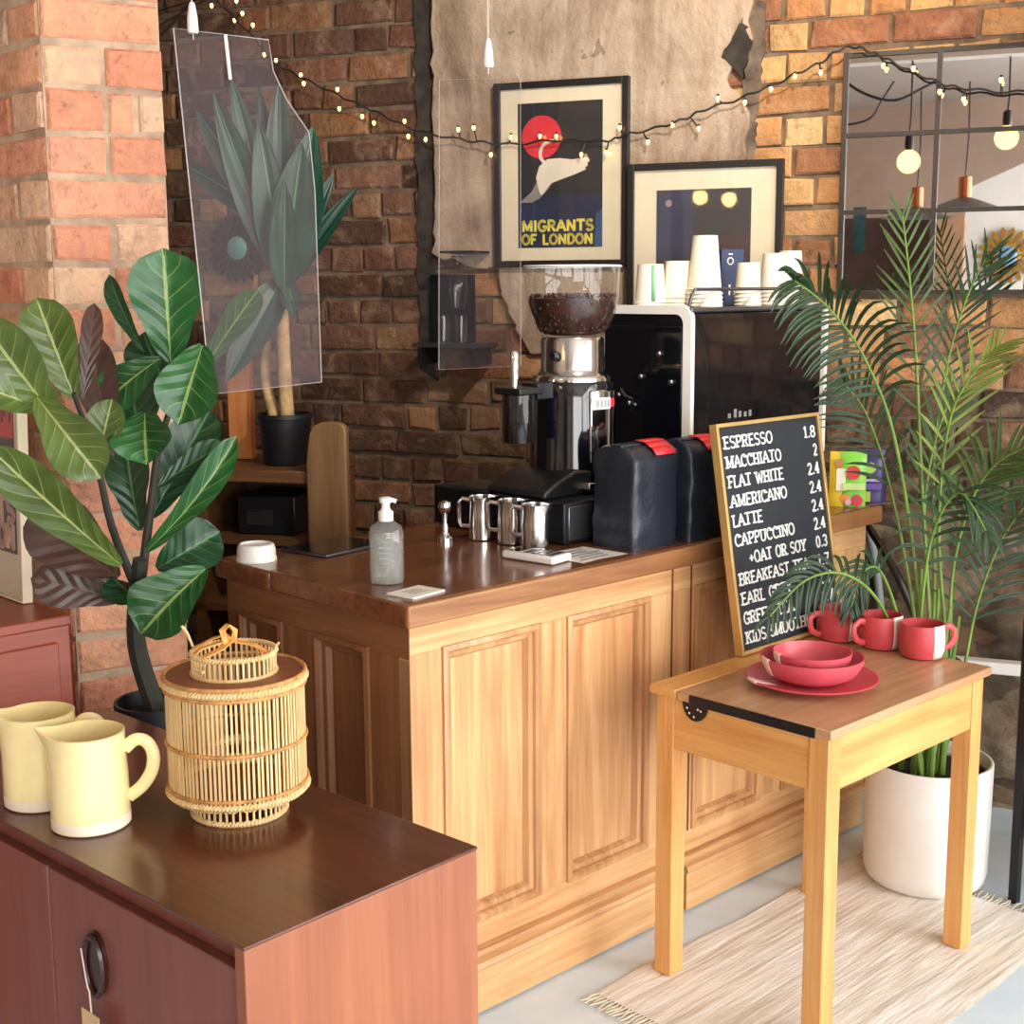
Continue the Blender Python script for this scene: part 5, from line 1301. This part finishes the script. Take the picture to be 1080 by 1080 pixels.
lettering('OF LONDON', .055, .105, .046, .325, .30, 0, .16, y0=-.0126, y1=-.0110).build('title_lettering', M['title_peach'], art, smooth=False, recalc=False)

# ================================================================== THE REST OF THE ROOM (seen in the wall mirror) AND ITS LAMPS, WITH AN ADDED SPOTLIGHT
BZ = 2.40
struct(MB().box(-1.9, 1.3, -.045, .045, BZ, BZ + .07).build('trim_3', M['white_paint'], loc=WF(-.1, -2.0), rotz=rad(WA)))
def bulb_lamp(q, label, mat_, r=.047, top=BZ):
    t = thing('bulb_pendant', label, 'pendant lamp', q, 0, 'bare bulb pendants')
    b = MB(); b.tube([(0, 0, r + .055), (.004, 0, (top - q[2]) * .5), (0, 0, top - q[2])], .004, 6); b.build('cord', M['black'], t)
    b = MB(); b.lathe([(.010, r + .062), (.017, r + .055), (.019, r + .02), (.015, r - .004)], 16); b.build('socket', M['black'], t)
    b = MB(); b.lathe([(r * math.sin(PI * k / 16) + .0004, -r * math.cos(PI * k / 16)) for k in range(15)] + [(.014, r * 1.02)], 24); b.build('bulb', mat_, t)
    return t
bulb_lamp((0.228, 2.178, 1.998), 'lit bare bulb seen in the left column of the mirror', M['pend_glow'])
bulb_lamp((0.563, 2.003, 2.082), 'lit bare bulb seen in the right column of the mirror', M['pend_glow'])
bulb_lamp((-0.986, 1.898, 1.919), 'lit bare bulb reflected left in the dark picture glass', M['pend_strong'], .034)
bulb_lamp((-0.883, 1.802, 1.909), 'lit bare bulb reflected right in the dark picture glass', M['pend_strong'], .034)
bulb_lamp(tuple(WF(.16, -.30, 2.56)), 'lit bare bulb just above the wall mirror', glow('bright_warm_bulb', '#ffb458', 62), top=2.95)
# added, unseen spotlight that brightens the rear wall, pictures and cups
sl = thing('ceiling_spotlight', 'added spotlight out of view above the counter, brightening the pictures', 'spotlight', (.62, 2.35, 2.78))
aim = (Vector((.25, 4.1, 1.72)) - Vector((.62, 2.35, 2.78))).to_track_quat('-Z', 'Y').to_matrix().to_4x4()
b = MB(); b.lathe([(.020, .10), (.040, .08), (.042, -.06), (.038, -.06), (.036, .05)], 24, M=aim, cap1=True); b.build('can', M['black_metal'], sl)
b = MB(); b.tube([(0, 0, .08), (0, 0, .17)], .010, 8); b.build('stem', M['black_metal'], sl)
SL = bpy.data.lights.new('added_spot_light', 'SPOT'); SL.energy = 110; SL.color = (1, .88, .72); SL.spot_size = rad(78); SL.spot_blend = .7; SL.shadow_soft_size = .034
so = bpy.data.objects.new('added_spot_light', SL); col.objects.link(so); so.parent = sl; so.matrix_local = aim @ Matrix.Translation((0, 0, -.062))
def shade_lamp(q, label):
    t = thing('shade_pendant', label, 'pendant lamp', q, 0, 'flat grey shade pendants')
    b = MB(); b.tube([(0, 0, .10), (.008, 0, .3), (0, 0, BZ - q[2] + .02)], .004, 6); b.build('cord', M['black'], t)
    b = MB(); b.lathe([(.030, .0), (.030, .105), (.012, .110)], 20); b.build('lampholder', M['copper'], t)
    b = MB(); b.lathe([(.030, .012), (.07, -.002), (.165, -.038), (.168, -.040), (.162, -.042), (.07, -.010), (.028, .002)], 40, cap0=False, cap1=False); b.build('shade', M['grey_shade'], t)
    return t
shade_lamp((-0.222, 1.19, 1.858), 'grey shade pendant with copper holder, left in the mirror')
shade_lamp((0.081, 1.319, 1.885), 'grey shade pendant with copper holder, right in the mirror')
t = thing('slack_cable', 'black slack cable looping across the ceiling in the mirror', 'cable', (0.032, 2.318, 2.241))
b = MB(); o_ = t.location; b.tube(spline([Vector(p) - o_ for p in ((-0.029, 2.374, 2.364), (0.066, 2.286, 2.279), (0.163, 2.197, 2.248), (0.248, 2.118, 2.297), (0.296, 2.073, 2.331))]), .006, 6)
b.tube(spline([Vector(p) - o_ for p in ((-0.024, 2.369, 2.142), (0.086, 2.268, 2.172), (0.125, 2.232, 2.248), (0.16, 2.199, 2.324))]), .005, 6); b.build('cable', M['black'], t)
D1 = 5.6
b = MB(); b.prism([(-0.042, 2.111), (0.414, 2.312), (0.414, 0), (-0.042, 0)], -D1 - .1, -D1)
struct(b.build('wall_partition', M['white_paint'], loc=WF(0, 0), rotz=rad(WA), smooth=False))
b = MB(); sA, sB = -0.214, -0.018; zc = 1.926
b.box(sA, sB, -5.35, -5.15, 0, zc); struct(b.build('trim_4', plain('tan_column', '#b08c6c', .85, var=.12), loc=WF(0, 0), rotz=rad(WA), smooth=False))
b = MB(); sA, sB = -0.809, -0.243; zc = 1.935
b.box(sA, sB, -5.6, -5.5, 0, zc); struct(b.build('door_1', plain('dark_brown_door', '#4a342a', .6, var=.2), loc=WF(0, 0), rotz=rad(WA), smooth=False))
sp = (0.228, 1.676)
sunburst('gold_sunburst_mirror', 'gold sunburst mirror with blue glass on the white partition, seen in the mirror', WF(sp[0], -5.58, sp[1]), rad(WA), .19, .075, M['gold'], M['blue_glass'], 18, -1)
sp = (-0.75, 1.712); sq = (-0.667, 2.007)
t = thing('teal_poster', 'narrow teal poster at the left of the mirror reflection', 'picture', WF(sp[0], -5.506, sp[1]), rad(WA)); b = MB(); b.box(0, sq[0] - sp[0], -.01, .006, 0, sq[1] - sp[1]); b.build('print', plain('teal_print', '#2f5a5e', .6, var=.3, vs=14), t, smooth=False)

# daylight through the two shop windows
def daylight(name, loc, target, sx_, sy_, power, c):
    L = bpy.data.lights.new(name, 'AREA'); L.shape = 'RECTANGLE'; L.size = sx_; L.size_y = sy_; L.energy = power; L.color = c
    o = bpy.data.objects.new(name, L); col.objects.link(o); o.location = loc
    o.rotation_euler = (Vector(target) - Vector(loc)).to_track_quat('-Z', 'Y').to_euler(); return o
daylight('daylight_right_window', (3.35, -.45, 1.5), (0, -.45, 1.4), 5.3, 2.3, 262, (1, .995, .985))
daylight('daylight_front_window', (1.6, -3.4, 1.55), (1.6, 0, 1.4), 2.9, 2.1, 140, (1, .975, .94))
w = bpy.data.worlds.new('sky'); sc.world = w; w.use_nodes = True
w.node_tree.nodes['Background'].inputs[0].default_value = (.75, .85, 1, 1); w.node_tree.nodes['Background'].inputs[1].default_value = .5

# ================================================================== CAMERA AND VIEW
cam = bpy.data.cameras.new('camera'); cam.sensor_width = 36; cam.lens = 48.0; cam.clip_start = .05
co = bpy.data.objects.new('camera', cam); col.objects.link(co); co.location = (0, 0, 1.5)
co.rotation_mode = 'QUATERNION'
co.rotation_quaternion = (Matrix.Rotation(rad(90 - 9.38), 3, 'X') @ Matrix.Rotation(rad(-.37), 3, 'Z')).to_quaternion()
sc.camera = co
sc.view_settings.view_transform = 'Standard'; sc.view_settings.look = 'None'
sc.view_settings.gamma = 1; sc.view_settings.use_curve_mapping = False; sc.view_settings.exposure = .33
sc.cycles.use_denoising = True
sc.cycles.max_bounces = 8; sc.cycles.transparent_max_bounces = 16; sc.cycles.sample_clamp_indirect = 6
sc.cycles.caustics_reflective = False; sc.cycles.caustics_refractive = False
